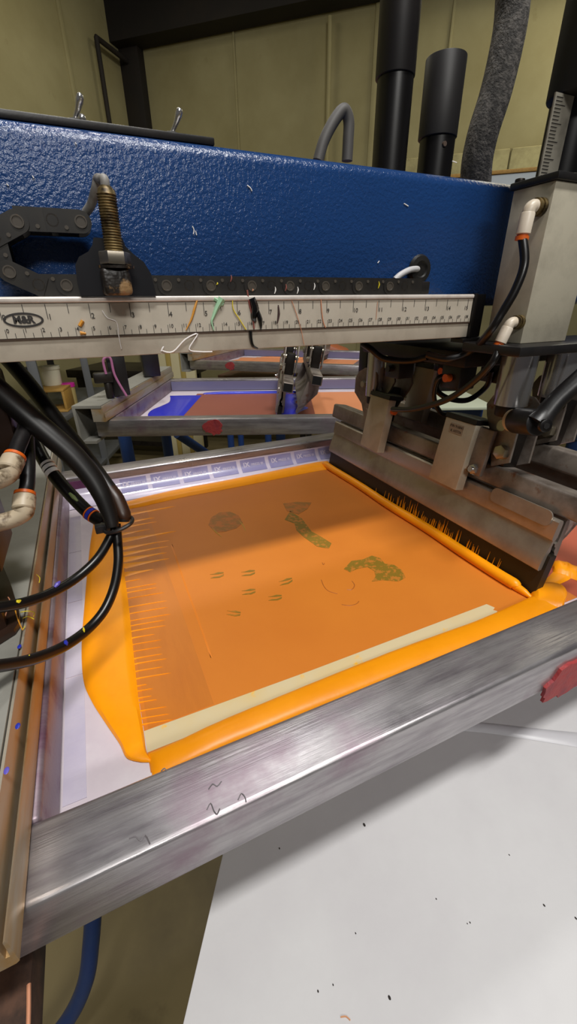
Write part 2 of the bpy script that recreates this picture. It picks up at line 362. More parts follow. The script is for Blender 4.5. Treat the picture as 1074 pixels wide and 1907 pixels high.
# masking tape along the near edge
mb = MB(); mb.prism([(-.015, .2035), (.312, .2052), (.3145, .208), (.312, .2105), (.3165, .2125), (.3135, .2198), (.12, .2192), (-.015, .2208)], 'Z', Z, Z+.0004)
fr.part('masking_tape', mb, TAPE)
# clear glossy edge tape rolling from the far bar down to the mesh, printed lavender labels under it
yb = BY1-BW
prof = [(yb-.001, ZT-.012)] + [(yb-.001-.034*(1-math.cos(t)), ZT-.012-(ZT-.012-Z-.0004)*math.sin(t)) for t in [i*math.pi/2/8 for i in range(1, 9)]]
mb = MB()
rows = [[mb.bm.verts.new((x, y, z)) for y, z in prof] for x in [BX0+BW+i*(.60/20) for i in range(21)]]
for a, b in zip(rows, rows[1:]):
    for k in range(len(prof)-1): mb.bm.faces.new((a[k], a[k+1], b[k+1], b[k]))
fr.part('edge_tape', mb, CLEAR)
def curve_pt(x, s, off=.0006):      # s = 0..1 down the tape curve
    t = s*math.pi/2; y = yb-.001-.034*(1-math.cos(t)); z = ZT-.012-(ZT-.012-Z-.0004)*math.sin(t)
    n_ = Vector((0, -math.sin(math.pi/2-t)*1, math.cos(math.pi/2-t))).normalized()
    return Vector((x, y, z))+off*n_
def xfar(px): return on(px, 895-(px-350)*.155, Y=yb-.004).x
edges = [xfar(p) for p in (222, 279, 337, 392, 445, 497, 545, 589, 633)]
for a, b in zip(edges, edges[1:]):
    mb = MB(); g = .0035
    rows = [[mb.bm.verts.new(curve_pt(x, s)) for s in (.06, .2, .35, .5, .62)] for x in (a+g, b-g)]
    for k in range(4): mb.bm.faces.new((rows[0][k], rows[0][k+1], rows[1][k+1], rows[1][k]))
    lab = fr.part('tape_label', mb, LAV)
    mb = MB(); cx = (a+b)/2; c0 = curve_pt(cx, .30, .0010)
    tt = .30*math.pi/2; tz = Vector((0, .034*math.sin(tt), (ZT-.012-Z)*math.cos(tt))).normalized()
    ny = Vector((1, 0, 0)).cross(tz); MM = Matrix((Vector((1, 0, 0)), tz, ny)).transposed().to_4x4(); MM.translation = c0
    text_mesh(mb, 'iX', .0125, MM @ Matrix.Translation((-(b-a)*.24, 0, 0)) @ Matrix.Shear('XZ', 4, (0, 0)), .0001, .0004)
    text_mesh(mb, 'PRESS III', .0062, MM @ Matrix.Translation(((b-a)*.14, -.001, 0)), .0001, .0001)
    fr.part('tape_lettering', mb, LAVTXT, parent=lab, smooth=False)
for ya, yb_ in ((.19, .295), (.2965, .40), (.4015, .505), (.5065, .61)):
    mb = MB(); mb.box(-.0665, -.053, ya, yb_, ZM+.0007, ZM+.0011); fr.part('clear_strip', mb, CLEAR)
# purple cured patch at the far left corner and stains on the bars
mb = MB(); mb.box(BX0+BW+.001, BX0+BW+.040, yb-.0024, yb-.0012, ZM+.006, ZT-.006); fr.part('stain_patch', mb, PURPLE, 'purple tape at the far left corner')
# red ink blob stuck on the near bar
def blob(cx, cz, y, rx, rz, seed):
    rnd = random.Random(seed); mb = MB(); poly = []
    for k in range(36):
        a = 2*math.pi*k/36; q = 1+.09*math.sin(3*a+seed)+.06*math.sin(7*a)+rnd.uniform(-.05, .05)*(2.2 if math.sin(a) < -.2 else 1); poly.append((cx+rx*q*math.cos(a), cz+rz*q*math.sin(a)))
    mb.prism(poly, 'Y', y-.0025, y)
    inner = [(cx+(p-cx)*.72, cz+(q-cz)*.72) for p, q in poly]
    mb.prism(inner, 'Y', y-.0012, y+.001); return mb
bc = on(1052, 1262, Y=BY0)
fr.part('ink_blob', blob(bc.x, bc.z, BY0, .026, .0175, 3), REDBLOB, 'jagged lump of dried red ink')
# scribbled pen marks on the near bar
SCR = mat('pencil scribble', '645f62', .6)
for pts in ([(385, 1508), (392, 1496), (398, 1510), (404, 1516), (409, 1506)], [(443, 1490), (449, 1478), (456, 1485), (458, 1494)], [(388, 1470), (396, 1460), (404, 1464), (412, 1455)], [(300, 1436), (306, 1431), (310, 1436)], [(240, 1562), (252, 1558), (262, 1566), (270, 1556), (279, 1572)]):
    mb = MB(); mb.tube([on(*q, Z=ZT+.0001) for q in pts], .00035, n=4, sub=3); fr.part('pen_mark', mb, SCR)
# ---- ink on the mesh
def strip(name, label, Lp, Rp, h, **k):
    mb = MB(); mb.ribbon(Lp, Rp, h, zb=.0002, **k)
    t = Thing(name, label, 'ink', (Lp[0].x, Lp[0].y, Z)); t.part('ink', mb, INK); return t
pl = strip('ink_puddle', 'broad yellow-orange ink puddle along the left of the screen with streaks', [P(178, 958), P(170, 1000), P(163, 1060), P(157, 1130), P(152, 1200), P(155, 1265), P(170, 1305), P(195, 1345), P(222, 1385), P(236, 1412), P(262, 1420)],
           [P(222, 950), P(226, 1000), P(231, 1060), P(240, 1130), P(247, 1200), P(254, 1265), P(258, 1300), P(264, 1340), P(269, 1375), P(273, 1400), P(285, 1420)], .0036, na=12, jit=.05, power=.3)
mb = MB()
for i in range(34):
    f = i/33; y = 948+f*400+random.uniform(-3, 3); xr = 224+ (y-950)/450*44
    far = f < .32
    ln = random.uniform(50, 105) if far else random.uniform(18, 95)*(1-.3*f)
    wd = random.uniform(5, 12) if far else random.uniform(.8, 2.6)
    sl = -.18+.02*f
    a, b, c = P(xr-6, y+1), P(xr+ln*.4, y+sl*ln*.4), P(xr+ln, y+sl*ln)
    wv = P(xr, y+wd/2)-P(xr, y-wd/2)
    mb.ribbon([a-wv*.6, b-wv*.3, c-wv*.03], [a+wv*.6, b+wv*.3, c+wv*.03], .0010, na=4, sub=4)
pl.part('ink_streaks', mb, INK, kind='stuff')
strip('ink_bead', 'long yellow ink ridge along the far edge of the screen', [P(212, 946), P(260, 930), P(340, 912), P(420, 897), P(500, 881), P(570, 866), P(616, 855)],
      [P(212, 952), P(262, 944), P(342, 926), P(422, 911), P(502, 895), P(572, 881), P(612, 874)], .006, na=8, jit=.03)
strip('ink_bead', 'yellow ink ridge between the cream tape and the near aluminium bar', [P(276, 1404), P(340, 1377), P(420, 1341), P(520, 1299), P(640, 1250), P(760, 1203), P(880, 1160), P(960, 1125), P(1010, 1102), P(1040, 1105)],
      [P(285, 1452), P(350, 1432), P(430, 1398), P(530, 1356), P(650, 1306), P(770, 1258), P(890, 1211), P(970, 1180), P(1025, 1158), P(1058, 1140)], .0075, na=10, jit=.03)
# bead rolled in front of the squeegee, with strings drawn up the blade
t = Thing('ink_roll', 'rope-like roll of yellow ink lying against the black squeegee blade', 'ink', (.362, .42, Z))
mb = MB(); ys = [.640, .63, .60, .52, .44, .36, .30, .25, .228, .224, .215, .206]
rr = [.003, .0055, .0058, .0058, .006, .0062, .0064, .0062, .0062, .0045, .0036, .0015]
mb.tube([(.3595+.001*math.sin(40*y), y, Z+r*.80) for y, r in zip(ys, rr)], rr, n=16, sub=6); t.part('ink', mb, INK)
mb = MB(); tl = math.radians(10)
for i in range(85):
    y = random.triangular(.24, .50, .36); h = random.uniform(.006, .012)+random.random()**4*.012*(1 if .3 < y < .42 else .3)
    x = .3655; p0 = Vector((x, y, Z+.007)); p1 = p0+Vector((math.sin(tl)*h-.0002, random.uniform(-.001, .001), math.cos(tl)*h))
    mb.tube([p0, p1], [.00045, .00012], n=4, spline=False)
t.part('ink_strings', mb, INK, kind='stuff')
strip('ink_swirl', 'rounded yellow ink swirl at the near end of the squeegee', [P(985, 1108), P(1000, 1092), P(1020, 1086), P(1045, 1092), P(1054, 1108), P(1050, 1122)], [P(990, 1135), P(1002, 1138), P(1015, 1140), P(1030, 1142), P(1042, 1142), P(1046, 1142)], .0085, na=8, jit=.03)
strip('ink_smear', 'flat yellow ink smear behind the near end of the squeegee', [P(1000, 1090), P(1020, 1075), P(1036, 1060), P(1050, 1066)], [P(1030, 1092), P(1042, 1088), P(1055, 1082), P(1062, 1078)], .0015, na=6)
strip('ink_ridge', 'ragged yellow ink ridge behind the squeegee at the right', [P(1025, 1046), P(1045, 1046), P(1068, 1056), P(1090, 1068)], [P(1030, 1068), P(1050, 1074), P(1064, 1078), P(1085, 1086)], .006, na=6, jit=.15)
# ---- left frame holder: channel with clamping rail
def make_holder():
    t = Thing('frame_holder', 'long grey aluminium frame holder channel with clamping rail at the left', 'frame holder', (-.13, .41, ZM-.01))
    zt = -.197
    prof = [(-.140, zt), (-.0768, zt), (-.0768, zt-.006), (-.1335, zt-.006), (-.1335, -.276), (-.102, -.276), (-.102, -.282), (-.140, -.282)]
    mb = MB(); mb.prism(prof, 'Y', .106, .735); t.part('channel', mb, ALU_CAST)
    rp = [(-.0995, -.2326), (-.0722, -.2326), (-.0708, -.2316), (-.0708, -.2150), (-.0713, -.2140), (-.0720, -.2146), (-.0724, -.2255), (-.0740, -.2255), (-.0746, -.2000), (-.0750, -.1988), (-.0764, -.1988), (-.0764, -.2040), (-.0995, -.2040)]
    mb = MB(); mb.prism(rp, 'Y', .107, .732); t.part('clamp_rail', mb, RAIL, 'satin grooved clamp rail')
    return t
make_h = make_holder()
# ---- squeegee head, tilted about its blade tip
TIP = Vector((.366, 0, ZM+.0012)); SQ = Matrix.Translation(TIP) @ Matrix.Rotation(math.radians(10), 4, 'Y')
def make_squeegee():
    t = Thing('squeegee', 'brown-tinted aluminium squeegee holder with black rubber blade on the orange screen', 'squeegee', (.366, .416, ZM+.0012))
    y0, y1 = .2085, .632
    mb = MB(); mb.prism([(0, .0002), (.0085, .0002), (.0095, .002), (.0095, .046), (-.0005, .046)], 'Y', y0, y1, M=SQ); t.part('blade', mb, RUBBER)
    fp = [(-.0050, .029), (-.0066, .0300), (-.0070, .034), (-.0058, .044), (-.0036, .054), (-.0022, .060), (-.0022, .0625), (-.0040, .0632), (-.0046, .068), (-.0046, .0815), (-.0030, .0835), (.0010, .0835), (.0025, .081), (.0030, .066), (.0008, .061), (.0004, .056), (.0012, .050), (-.0006, .0465), (-.0008, .030)]
    mb = MB(); mb.prism(fp, 'Y', y0+.003, y1-.002, M=SQ); t.part('holder_jaw', mb, ALU)
    bp = [(.0098, .030), (.0098, .047), (.0072, .050), (.0070, .0545), (.0046, .055), (.0036, .0585), (.0066, .0600), (.0072, .066), (.0058, .0825), (.0068, .084), (.0105, .084), (.0125, .080), (.0128, .066), (.0148, .050), (.0150, .034), (.0140, .0305)]
    mb = MB(); mb.prism(bp, 'Y', y0+.003, y1-.002, M=SQ); t.part('holder_jaw', mb, ALU)
    # rounded tab plate on the near end of the front jaw
    q = .006; tab = []
    for cy_, cw, a0 in ((.2185+q, .0735+q, 180), (.289-q, .0735+q, 270), (.289-q, .0895-q, 0), (.2185+q, .0895-q, 90)):
        for k in range(5):
            a = math.radians(a0+90*k/4); tab.append((cy_+q*math.cos(a), cw+q*math.sin(a)))
    mb = MB(); mb.prism(tab, 'X', -.0064, -.0047, M=SQ); t.part('end_tab', mb, ALU)
    return t
sq = make_squeegee()
def hexbolt(mb, p, axis, r, h, M=None):
    p = Vector(p); ax = Vector(axis)
    if M is not None: p = M @ p; ax = (M.to_3x3() @ ax)
    mb.cyl(p, p+ax*h, r, n=6, bev=.0006); mb.cyl(p+ax*.0, p-ax*.0008, r*1.15, n=16)
def arc(cy, cz, r, a0, a1, n=8): return [(cy+r*math.cos(math.radians(a0+(a1-a0)*k/n)), cz+r*math.sin(math.radians(a0+(a1-a0)*k/n))) for k in range(n+1)]
def make_carrier(u0, w0, name, label, flood):
    t = Thing(name, label, 'bar', (.366+u0, .416, ZM+w0))
    a, b, c, d = u0, u0+.026, w0, w0+.0235
    mb = MB(); bx = .0022
    outer = [(a, c), (b, c), (b, d), (a, d)]
    mb.box(a, b, .178, .655, c, d, .003, M=SQ, seg=3); t.part('square_tube', mb, STEEL)
    mb = MB()
    for ye, s in ((.178, -1), (.655, 1)): mb.box(a+.0028, b-.0028, ye-.0012, ye+.0012, c+.0028, d-.0028, M=SQ)
    t.part('tube_opening', mb, mat('hollow dark', '050404', .9))
    for yc in (.306, .526):
        o_ = -.001
        q_ = w0-.0862
        poly = [(.284, .118+q_), (.303, .108+q_), (.315, .138+q_), (.329, .158+q_), (.334, .170+q_), (.329, .180+q_), (.318, .186+q_), (.304, .185+q_), (.293, .177+q_), (.287, .15+q_)]
        if yc > .4: poly = [(.832-y_, z_) for y_, z_ in poly][::-1]
        mb = MB(); mb.prism(poly, 'X', u0-.0045, u0-.0015, M=SQ); pb = t.part('bracket_plate', mb, STEEL)
        mb = MB(); mb.prism(poly, 'X', b+.0015, b+.0045, M=SQ); t.part('bracket_plate', mb, STEEL)
        mb = MB(); hexbolt(mb, (u0-.0045, yc-.011 if yc < .4 else yc+.011, w0+.040), (-1, 0, 0), .0078, .006, SQ); t.part('hex_bolt', mb, ZINC, parent=pb)
        mb = MB(); mb.cyl(SQ @ Vector((u0-.006, yc, w0+.066)), SQ @ Vector((b+.006, yc, w0+.066)), .006); t.part('pivot_pin', mb, ZINC)
        mb = MB(); mb.box(u0+.002, b-.002, yc-.013, yc+.013, w0+.0240, w0+.075, .002, M=SQ); t.part('pivot_block', mb, DARKSTEEL)
    return t
cb = make_carrier(.001, .0862, 'carrier_bar', 'worn steel square bar right above the squeegee holder', False)
# angle flange with nut beside the near clamp
mb = MB(); mb.box(-.0125, -.0065, .306, .332, .094, .146, .0015, M=SQ); fl = cb.part('flange', mb, STEEL)
mb = MB(); hexbolt(mb, (-.0115, .316, .1), (-1, 0, 0), .0058, .004, SQ); mb.cyl(SQ @ Vector((-.0155, .316, .1)), SQ @ Vector((-.019, .316, .1)), .003); cb.part('nut', mb, CHROME, parent=fl)
fb = make_carrier(.064, .113, 'flood_carrier_bar', 'second worn steel square bar further behind the squeegee', True)
mb = MB(); prof = [(.070, .113), (.080, .113), (.083, .095), (.078, .070), (.064, .050), (.050, .042), (.048, .0445), (.061, .053), (.074, .073), (.078, .094)]
mb.prism(prof, 'Y', .235, .60, M=SQ); fb.part('flood_blade', mb, STEEL)
for ye in (.235, .598):
    mb = MB(); mb.prism([(.062, .11), (.092, .11), (.090, .085), (.048, .030), (.044, .034)], 'Y', ye, ye+.002, M=SQ); fb.part('end_wing', mb, STEEL)
# ---- pneumatic clamp blocks on the front of the carrier bar
LBL = mat('silver name label', '9c9080', .45, .3)
def clamp(yc, u, w, label, text=False):
    t = Thing('clamp_block', label, 'clamp', SQ @ Vector((u, yc, w)), None)
    mb = MB(); mb.box(u, u+.0125, yc-.0225, yc+.0225, w, w+.076, .0008, M=SQ); t.part('body', mb, ALU_GREY)
    mb = MB(); mb.prism([(u-.001, yc-.023)]+[(u+.016+.020*math.sin(math.radians(a)), yc-.023*math.cos(math.radians(a))) for a in range(0, 181, 15)]+[(u-.001, yc+.023)], 'Z', w+.0765, w+.0815, M=SQ); t.part('cap', mb, BLACK)
    mb = MB(); mb.prism([(u+.0028, yc-.0205)]+[(u+.014+.018*math.sin(math.radians(a)), yc-.0205*math.cos(math.radians(a))) for a in range(0, 181, 15)]+[(u+.0028, yc+.0205)], 'Z', w+.0815, w+.0822, M=SQ); t.part('cap_film', mb, mat('pale cap top', '8e9484', .5))
    if text:
        mb = MB(); mb.box(u-.0004, u-.0001, yc-.008, yc+.012, w+.0605, w+.0715, M=SQ); lb = t.part('label_plate', mb, LBL)
        fx = Matrix(((0, 0, -1, 0), (-1, 0, 0, 0), (0, 1, 0, 0), (0, 0, 0, 1)))
        mb = MB()
        text_mesh(mb, 'P/N 910041', .0042, SQ @ Matrix.Translation((u-.0005, yc+.002, w+.0685)) @ fx, .0001)
        text_mesh(mb, 'K 107774', .0040, SQ @ Matrix.Translation((u-.0005, yc+.002, w+.0632)) @ fx, .0001)
        t.part('label_lettering', mb, PRINT, parent=lb, smooth=False)
    return t
clamp(.3475, -.0200, .071, 'grey clamp block with a small printed label on the squeegee holder', True)
c2 = clamp(.5015, -.0200, .070, 'plain grey clamp block further along the squeegee holder')
mb = MB(); q = SQ @ Vector((-.010, .479, .131)); mb.cyl(q, q+Vector((0, -.006, 0)), .0042); c2.part('collar', mb, ORANGE)
c3 = clamp(.505, .0500, .118, 'dim grey clamp block on the flood bar behind the hoses')
# ---- clamping lever
t = Thing('clamp_lever', 'black clamping lever on the bracket plates at the right', 'lever', (.385, .27, -.11))
h0, h1 = on(960, 783, Y=.284), on(997, 787, Y=.256)
mb = MB(); mb.cyl(h0, h1+(h1-h0)*.15, .0125, n=28, bev=.002); t.part('hub', mb, BLACK)
mb = MB(); mb.cyl(h0-(h1-h0)*.16, h0, .0115, n=24); t.part('washer', mb, mat('bone washer', 'b9b198', .5))
p0, p1, p2 = on(1000, 789, Y=.253), on(1040, 742, Y=.250), on(1100, 690, Y=.243)
mb = MB(); mb.tube([p0, p0.lerp(p1, .35), p1, p2], [.0125, .0095, .0085, .0095], n=14, sub=5); t.part('handle', mb, BLACK)
mb = MB(); d_ = Vector((-.35, -.9, .1)).normalized(); mb.cyl(p0+d_*.008, p0+d_*.0135, .006, n=20, bev=.001); sc = t.part('screw', mb, BLACKGLOSS)
mb = MB(); mb.cyl(p0+d_*.0136, p0+d_*.0140, .003, n=6); t.part('socket', mb, mat('hollow dark', '050404', .9), parent=sc)
# ================================================================= CARRIAGE
t = Thing('carriage_block', 'tall satin aluminium cylinder block with two ivory elbow fittings', 'block', (.39, .30, -.036))
mb = MB(); mb.box(.36, .421, .2835, .3225, -.036, .083, .0006); t.part('body', mb, ALU_GREY)
mb = MB(); mb.box(.358, .425, .281, .326, .0832, .0885, .001); t.part('cap', mb, BLACK)
mb = MB(); mb.cyl((.366, .3235, .0885), (.366, .3235, .092), .004, n=12, bev=.0008); t.part('cap_screw', mb, DARKSTEEL)
mb = MB(); mb.box(.335, .50, .262, .328, -.0445, -.0362, .0015); t.part('base_plate', mb, BLACK)
def elbow(T, pf, out, down, s=1.0, m=WHITEPL, ring=BRASS, tag_=None):
    pf, out, down = Vector(pf), Vector(out).normalized(), Vector(down).normalized(); r = .0052*s
    mb = MB(); mb.lathe([(0, r*1.25), (.0035*s, r*1.25), (.0036*s, r*1.05), (.0055*s, r*1.05), (.0056*s, r*1.2), (.0075*s, r*1.2)], pf, out, 20); a = T.part('collar', mb, ring)
    k = pf+out*.0115*s
    mb = MB(); mb.tube([pf+out*.0075*s, pf+out*.010*s, k+out*.001*s+down*.002*s, k+out*.0015*s+down*.006*s], r*.95, n=16, sub=5)
    mb.lathe([(0, r*.95), (.001*s, r*1.05), (.0145*s, r*1.08), (.015*s, r*.9)], k+out*.0015*s+down*.004*s, down, 24); e = T.part('elbow', mb, m)
    p = k+out*.0015*s+down*.0192*s
    mb = MB(); mb.lathe([(0, r*.85), (.0012*s, r*.85), (.0012*s, r*1.02), (.004*s, r*1.0), (.004*s, r*.7)], p, down, 24); T.part('release_ring', mb, ORANGE, parent=e)
    return p+down*.004*s
ef1 = elbow(t, on(1008, 386, X=.36), (-1, .04, 0), (-.05, .02, -1), 1.0)
ef2 = elbow(t, on(968, 600, X=.36), (-1, .04, 0), (-.30, .12, -1), .92)
# upright on the block with a graduated strip
t = Thing('cylinder_post', 'thick black cylinder post with grey graduated strip rising from the block', 'post', (.395, .303, .089))
mb = MB(); mb.cyl((.400, .306, .142), (.400, .306, .50), .0275, n=40, bev=.002); t.part('sleeve', mb, mat('matt black sleeve', '100f0f', .5, bump=.05, bscale=200))
mb = MB(); mb.cyl((.404, .318, .0886), (.404, .318, .145), .0175, n=32); t.part('shaft', mb, BLACKGLOSS)
mb = MB(); mb.box(.3655, .3865, .3050, .3062, .0886, .1415); st = t.part('scale_strip', mb, mat('dirty scale', '8d887c', .5, .2, var='6f6a60', vscale=60))
mb = MB()
for i in range(23):
    z = .0905+i*.0022; mb.box(.3672, .3672+(.011 if i % 5 == 0 else .007), .3046, .3050, z, z+.0003)
t.part('graduations', mb, PRINT, parent=st, smooth=False)
# chrome rods, near and far, and the far block
def rod(x, y, z0, label, r=.0165):
    t = Thing('chrome_rod', label, 'rod', (x, y, z0))
    mb = MB(); mb.cyl((x, y, z0), (x, y, -.0448), r, n=32); t.part('rod', mb, CHROME)
    mb = MB(); mb.cyl((x, y, z0-.012), (x, y, z0+.003), r*.8, n=24, bev=.002); t.part('rod_end', mb, DARKSTEEL)
rod(.3855, .300, -.096, 'thick chrome rod under the aluminium block, nearest the clamp lever')
rod(.452, .300, -.094, 'thick chrome rod at the right edge behind the lever')
rod(.3855, .536, -.128, 'chrome rod at the far end of the squeegee', .013)
rod(.452, .536, -.112, 'chrome rod behind the far end of the squeegee', .013)
t = Thing('carriage_block', 'black carriage block under the far side of the blue arm', 'block', (.41, .53, -.044))
mb = MB(); mb.box(.345, .50, .515, .56, -.0445, .06, .002); t.part('body', mb, DARKSTEEL)
t = Thing('carriage_plate', 'dark carriage plate under the blue arm carrying hoses and valves', 'plate', (.42, .42, -.06))
mb = MB(); mb.box(.345, .52, .33, .514, -.062, -.0465, .002); t.part('plate', mb, DARKSTEEL)
for i, (x, y) in enumerate(((.37, .36), (.40, .40), (.36, .45), (.44, .37), (.45, .46))):
    mb = MB(); mb.box(x-.012, x+.012, y-.014, y+.014, -.088, -.0622, .002); v = t.part('valve', mb, BLACK)
    mb = MB(); mb.cyl((x-.012, y, -.076), (x-.019, y, -.076), .0042); t.part('collar', mb, ORANGE if i < 2 else BLACK, parent=v)
# far bracket plates beside the far rod
t = Thing('far_bracket', 'dark bracket plate hanging at the far end of the squeegee', 'bracket', (.37, .585, -.12))
XF = .378
yz = lambda px, py: (on(px, py, X=XF).y, on(px, py, X=XF).z)
mb = MB(); mb.prism([yz(*q) for q in ((662, 704), (668, 692), (680, 685), (692, 685), (700, 693), (701, 715), (695, 745), (693, 798), (681, 801), (673, 752), (660, 730))], 'X', XF, XF+.004); t.part('plate', mb, STEEL)
mb = MB(); yb_, zb_ = yz(678, 715); mb.cyl((XF, yb_, zb_), (XF-.004, yb_, zb_), .005, n=6); t.part('bolt', mb, ZINC)
mb = MB(); ya_, yb_ = yz(677, 670)[0], yz(663, 670)[0]; mb.box(XF+.0045, XF+.020, ya_, yb_, -.105, -.047, .002); t.part('hanger', mb, BLACK)
# hoses from the fittings
def hose(name, label, pts, r, m=BLACKGLOSS, extra=None):
    t = Thing(name, label, 'hose', pts[-1]); mb = MB(); mb.tube(pts, r, n=14, sub=8); t.part('tube', mb, m); return t
hose('air_hose', 'black air hose curving down from the upper ivory fitting on the block', [ef1-Vector((0, 0, -.003)), on(976, 490, X=.343), on(960, 538, X=.338), on(936, 580, X=.332), on(910, 620, X=.328), on(878, 652, Y=.325), on(835, 668, Y=.34), on(795, 660, Y=.36)], .0036)
hose('air_hose', 'black air hose drooping from the lower ivory fitting to the far clamp block', [ef2+Vector((.0008, -.0003, .003)), on(918, 672, X=.334), on(880, 712, X=.335), on(830, 745, X=.338), on(770, 762, X=.343), on(731, 762, X=.348)], .0033)
hose('air_hose', 'black hose loop hanging left of the chrome rod', [on(915, 690, Y=.36), on(905, 720, Y=.37), on(870, 745, Y=.38), on(830, 740, Y=.39), on(812, 720, Y=.40), on(835, 690, Y=.40)], .0032)
hose('air_hose', 'black hose looping above the far clamp block', [on(795, 665, Y=.38), on(760, 672, Y=.40), on(715, 668, Y=.42), on(690, 650, Y=.43), on(675, 640, Y=.44)], .0035)
hose('air_hose', 'thin black hose curving over the dim clamp block', [on(840, 700, Y=.37), on(815, 705, Y=.375), on(808, 740, Y=.385), on(822, 770, Y=.39), on(850, 775, Y=.38)], .0028)
# ================================================================= ARM
AY0, AY1 = .365, .467
t = Thing('press_arm', 'long blue hammer-finish press arm spanning the picture', 'press arm', (.1, .416, .002))
mb = MB(); mb.box(-.75, .78, AY0, AY1, -.006, .1005, .009, seg=4); t.part('beam', mb, BLUE)
mb = MB(); g = on(778, 502, Y=AY0)
mb.lathe([(0, .0115), (.002, .0125), (.0045, .011), (.005, .007), (.0035, .006)], (g.x, AY0-.0002, g.z), (0, -1, 0), 28); t.part('grommet', mb, OLIVEBLK)
for pts in ([(358, 421), (361, 428), (360, 436)], [(364, 430), (366, 438)], [(460, 345), (466, 350), (469, 356)], [(752, 379), (760, 384)], [(703, 490), (706, 486)], [(60, 327), (63, 332)], [(12, 342), (16, 346)], [(140, 265), (142, 269)], [(842, 300), (850, 303)]):
    mb = MB(); mb.tube([on(*q, Y=AY0-.0003) for q in pts], .0004, n=5, sub=3); t.part('paint_fleck', mb, WHITEPAINT)
t2 = Thing('control_plate', 'thin black control plate lying on top of the blue arm', 'panel', (0, .39, .101))
mb = MB(); mb.box(-.30, .113, .372, .46, .1008, .1055, .001); t2.part('plate', mb, BLACK)
def toggle(px, py0, px1, py1, label):
    b = on(px, py0, Y=.382); b.z = .1057; tp = on(px1, py1, Y=.376)
    t = Thing('toggle_switch', label, 'switch', b, 'toggles on the arm')
    mb = MB(); mb.cyl(b, b+Vector((0, 0, .002)), .0042, n=6, bev=.0004); t.part('nut', mb, CHROME)
    mb = MB(); d = tp-b; mb.tube([b+Vector((0, 0, .0015)), b+d*.5, b+d*.85, tp], [.0013, .0016, .0024, .0022], n=14, sub=4); mb.sph(tp, .0022); t.part('bat', mb, CHROME)
toggle(136, 210, 149, 181, 'left chrome toggle switch on the black plate')
toggle(318, 236, 334, 208, 'right chrome toggle switch near the end of the black plate')
bb = on(152, 214, Y=.376); bb.z = .1057
mb = MB(); mb.sph(bb+Vector((0, 0, .0012)), .0024); single('indicator_cap', 'tiny chrome cap beside the left toggle switch', 'cap', mb, CHROME, base=tuple(bb))
# things standing on the arm
def stand(px, y, bz=.1007):
    p = on(px, 300, Y=y); return p.x
x = (.297+.331)/2
t = Thing('air_cylinder', 'tallest black air cylinder behind the middle of the arm', 'cylinder', (x, .442, .101))
mb = MB(); mb.cyl((x, .442, .1008), (x, .442, .188), .0168, n=36); t.part('lower_tube', mb, BLACKGLOSS)
mb = MB(); mb.cyl((x-.0006, .442, .186), (x-.0006, .442, .42), .0182, n=36, bev=.0008); t.part('upper_tube', mb, mat('satin black tube', '1c1919', .4, 0, var='282322', vscale=14))
x = .372
t = Thing('air_cylinder', 'short black air cylinder with an open slanted top behind the arm', 'cylinder', (x, .442, .101))
mb = MB(); mb.cyl((x, .442, .1008), (x, .442, .150), .0175, n=36); lt = t.part('lower_tube', mb, BLACKGLOSS)
mb = MB(); mb.cyl((x-.0006, .442, .148), (x-.0006, .442, .2085), .0192, n=36, bev=.0006); t.part('upper_tube', mb, mat('grey black tube', '262424', .5, 0, var='312e2d', vscale=14))
q = on(827, 268, Y=.425); mb = MB(); mb.cyl((q.x, .4262, q.z), (q.x, .4238, q.z), .0022, n=14); t.part('port', mb, mat('port ring', '7c6a5e', .4, .5), parent=lt)
mb = MB(); mb.tube([on(885, 345, Y=.45), on(888, 300, Y=.45), on(900, 245, Y=.45), on(922, 175, Y=.452), on(940, 100, Y=.455), on(952, 30, Y=.458), on(958, -60, Y=.46)], .0165, n=22, sub=8)
t = Thing('braided_hose', 'thick grey braided hose leaning up behind the right end of the arm', 'hose', on(885, 345, Y=.45)); t.part('sleeve', mb, BRAID)
mb = MB(); mb.tube([on(592, 300, Y=.445), on(603, 262, Y=.445), on(622, 225, Y=.445), on(640, 205, Y=.445), on(649, 225, Y=.445), on(648, 262, Y=.445), on(646, 300, Y=.445)], .0052, n=14, sub=8)
t = Thing('cable_loop', 'small grey cable loop arching behind the arm', 'cable', on(592, 300, Y=.445)); t.part('cable', mb, mat('dull grey cable', '4a4744', .6))
# ---- stroke rail and ruler
RY = .3316; X0 = -.0433
t = Thing('stroke_rail', 'pale aluminium rail with printed ruler along the front of the arm', 'rail', (.1, .345, -.0325))
mb = MB(); mb.box(-.42, .344, RY+.0008, .362, -.0327, .0046, .0008); t.part('rail', mb, LIP)
mb = MB(); mb.box(-.42, .344, RY-.0012, RY+.004, .0012, .0048, .0012, seg=3); t.part('top_lip', mb, LIPTOP)
mb = MB(); mb.box(-.42, .3435, RY, RY+.0007, -.0187, .0008); rp = t.part('ruler_plate', mb, RULER)
mb = MB(); mb.box(-.42, .344, RY-.0002, RY+.0007, -.0200, -.0189); t.part('groove', mb, mat('dark joint', '3b2a1c', .7))
mb = MB(); tx = MB()
for i in range(15*8+1):
    x = X0+i*.0254/8
    if i % 4: continue
    h = .0085 if i % 8 == 0 else .0055
    mb.box(x-.00018, x+.00018, RY-.00025, RY, .0006-h, .0006)
for i in range(39*2):
    x = X0+i*.005; h = .0050 if i % 2 == 0 else .0028
    mb.box(x-.00014, x+.00014, RY-.00025, RY, -.0185, -.0185+h)
for i in range(16):
    text_mesh(tx, str(i), .0047, Matrix.Translation((X0+i*.0254+(.0014 if i < 10 else .0024) if i < 15 else X0+i*.0254-.0015, RY-.0002, -.0068)) @ FACE_Y, .0001)
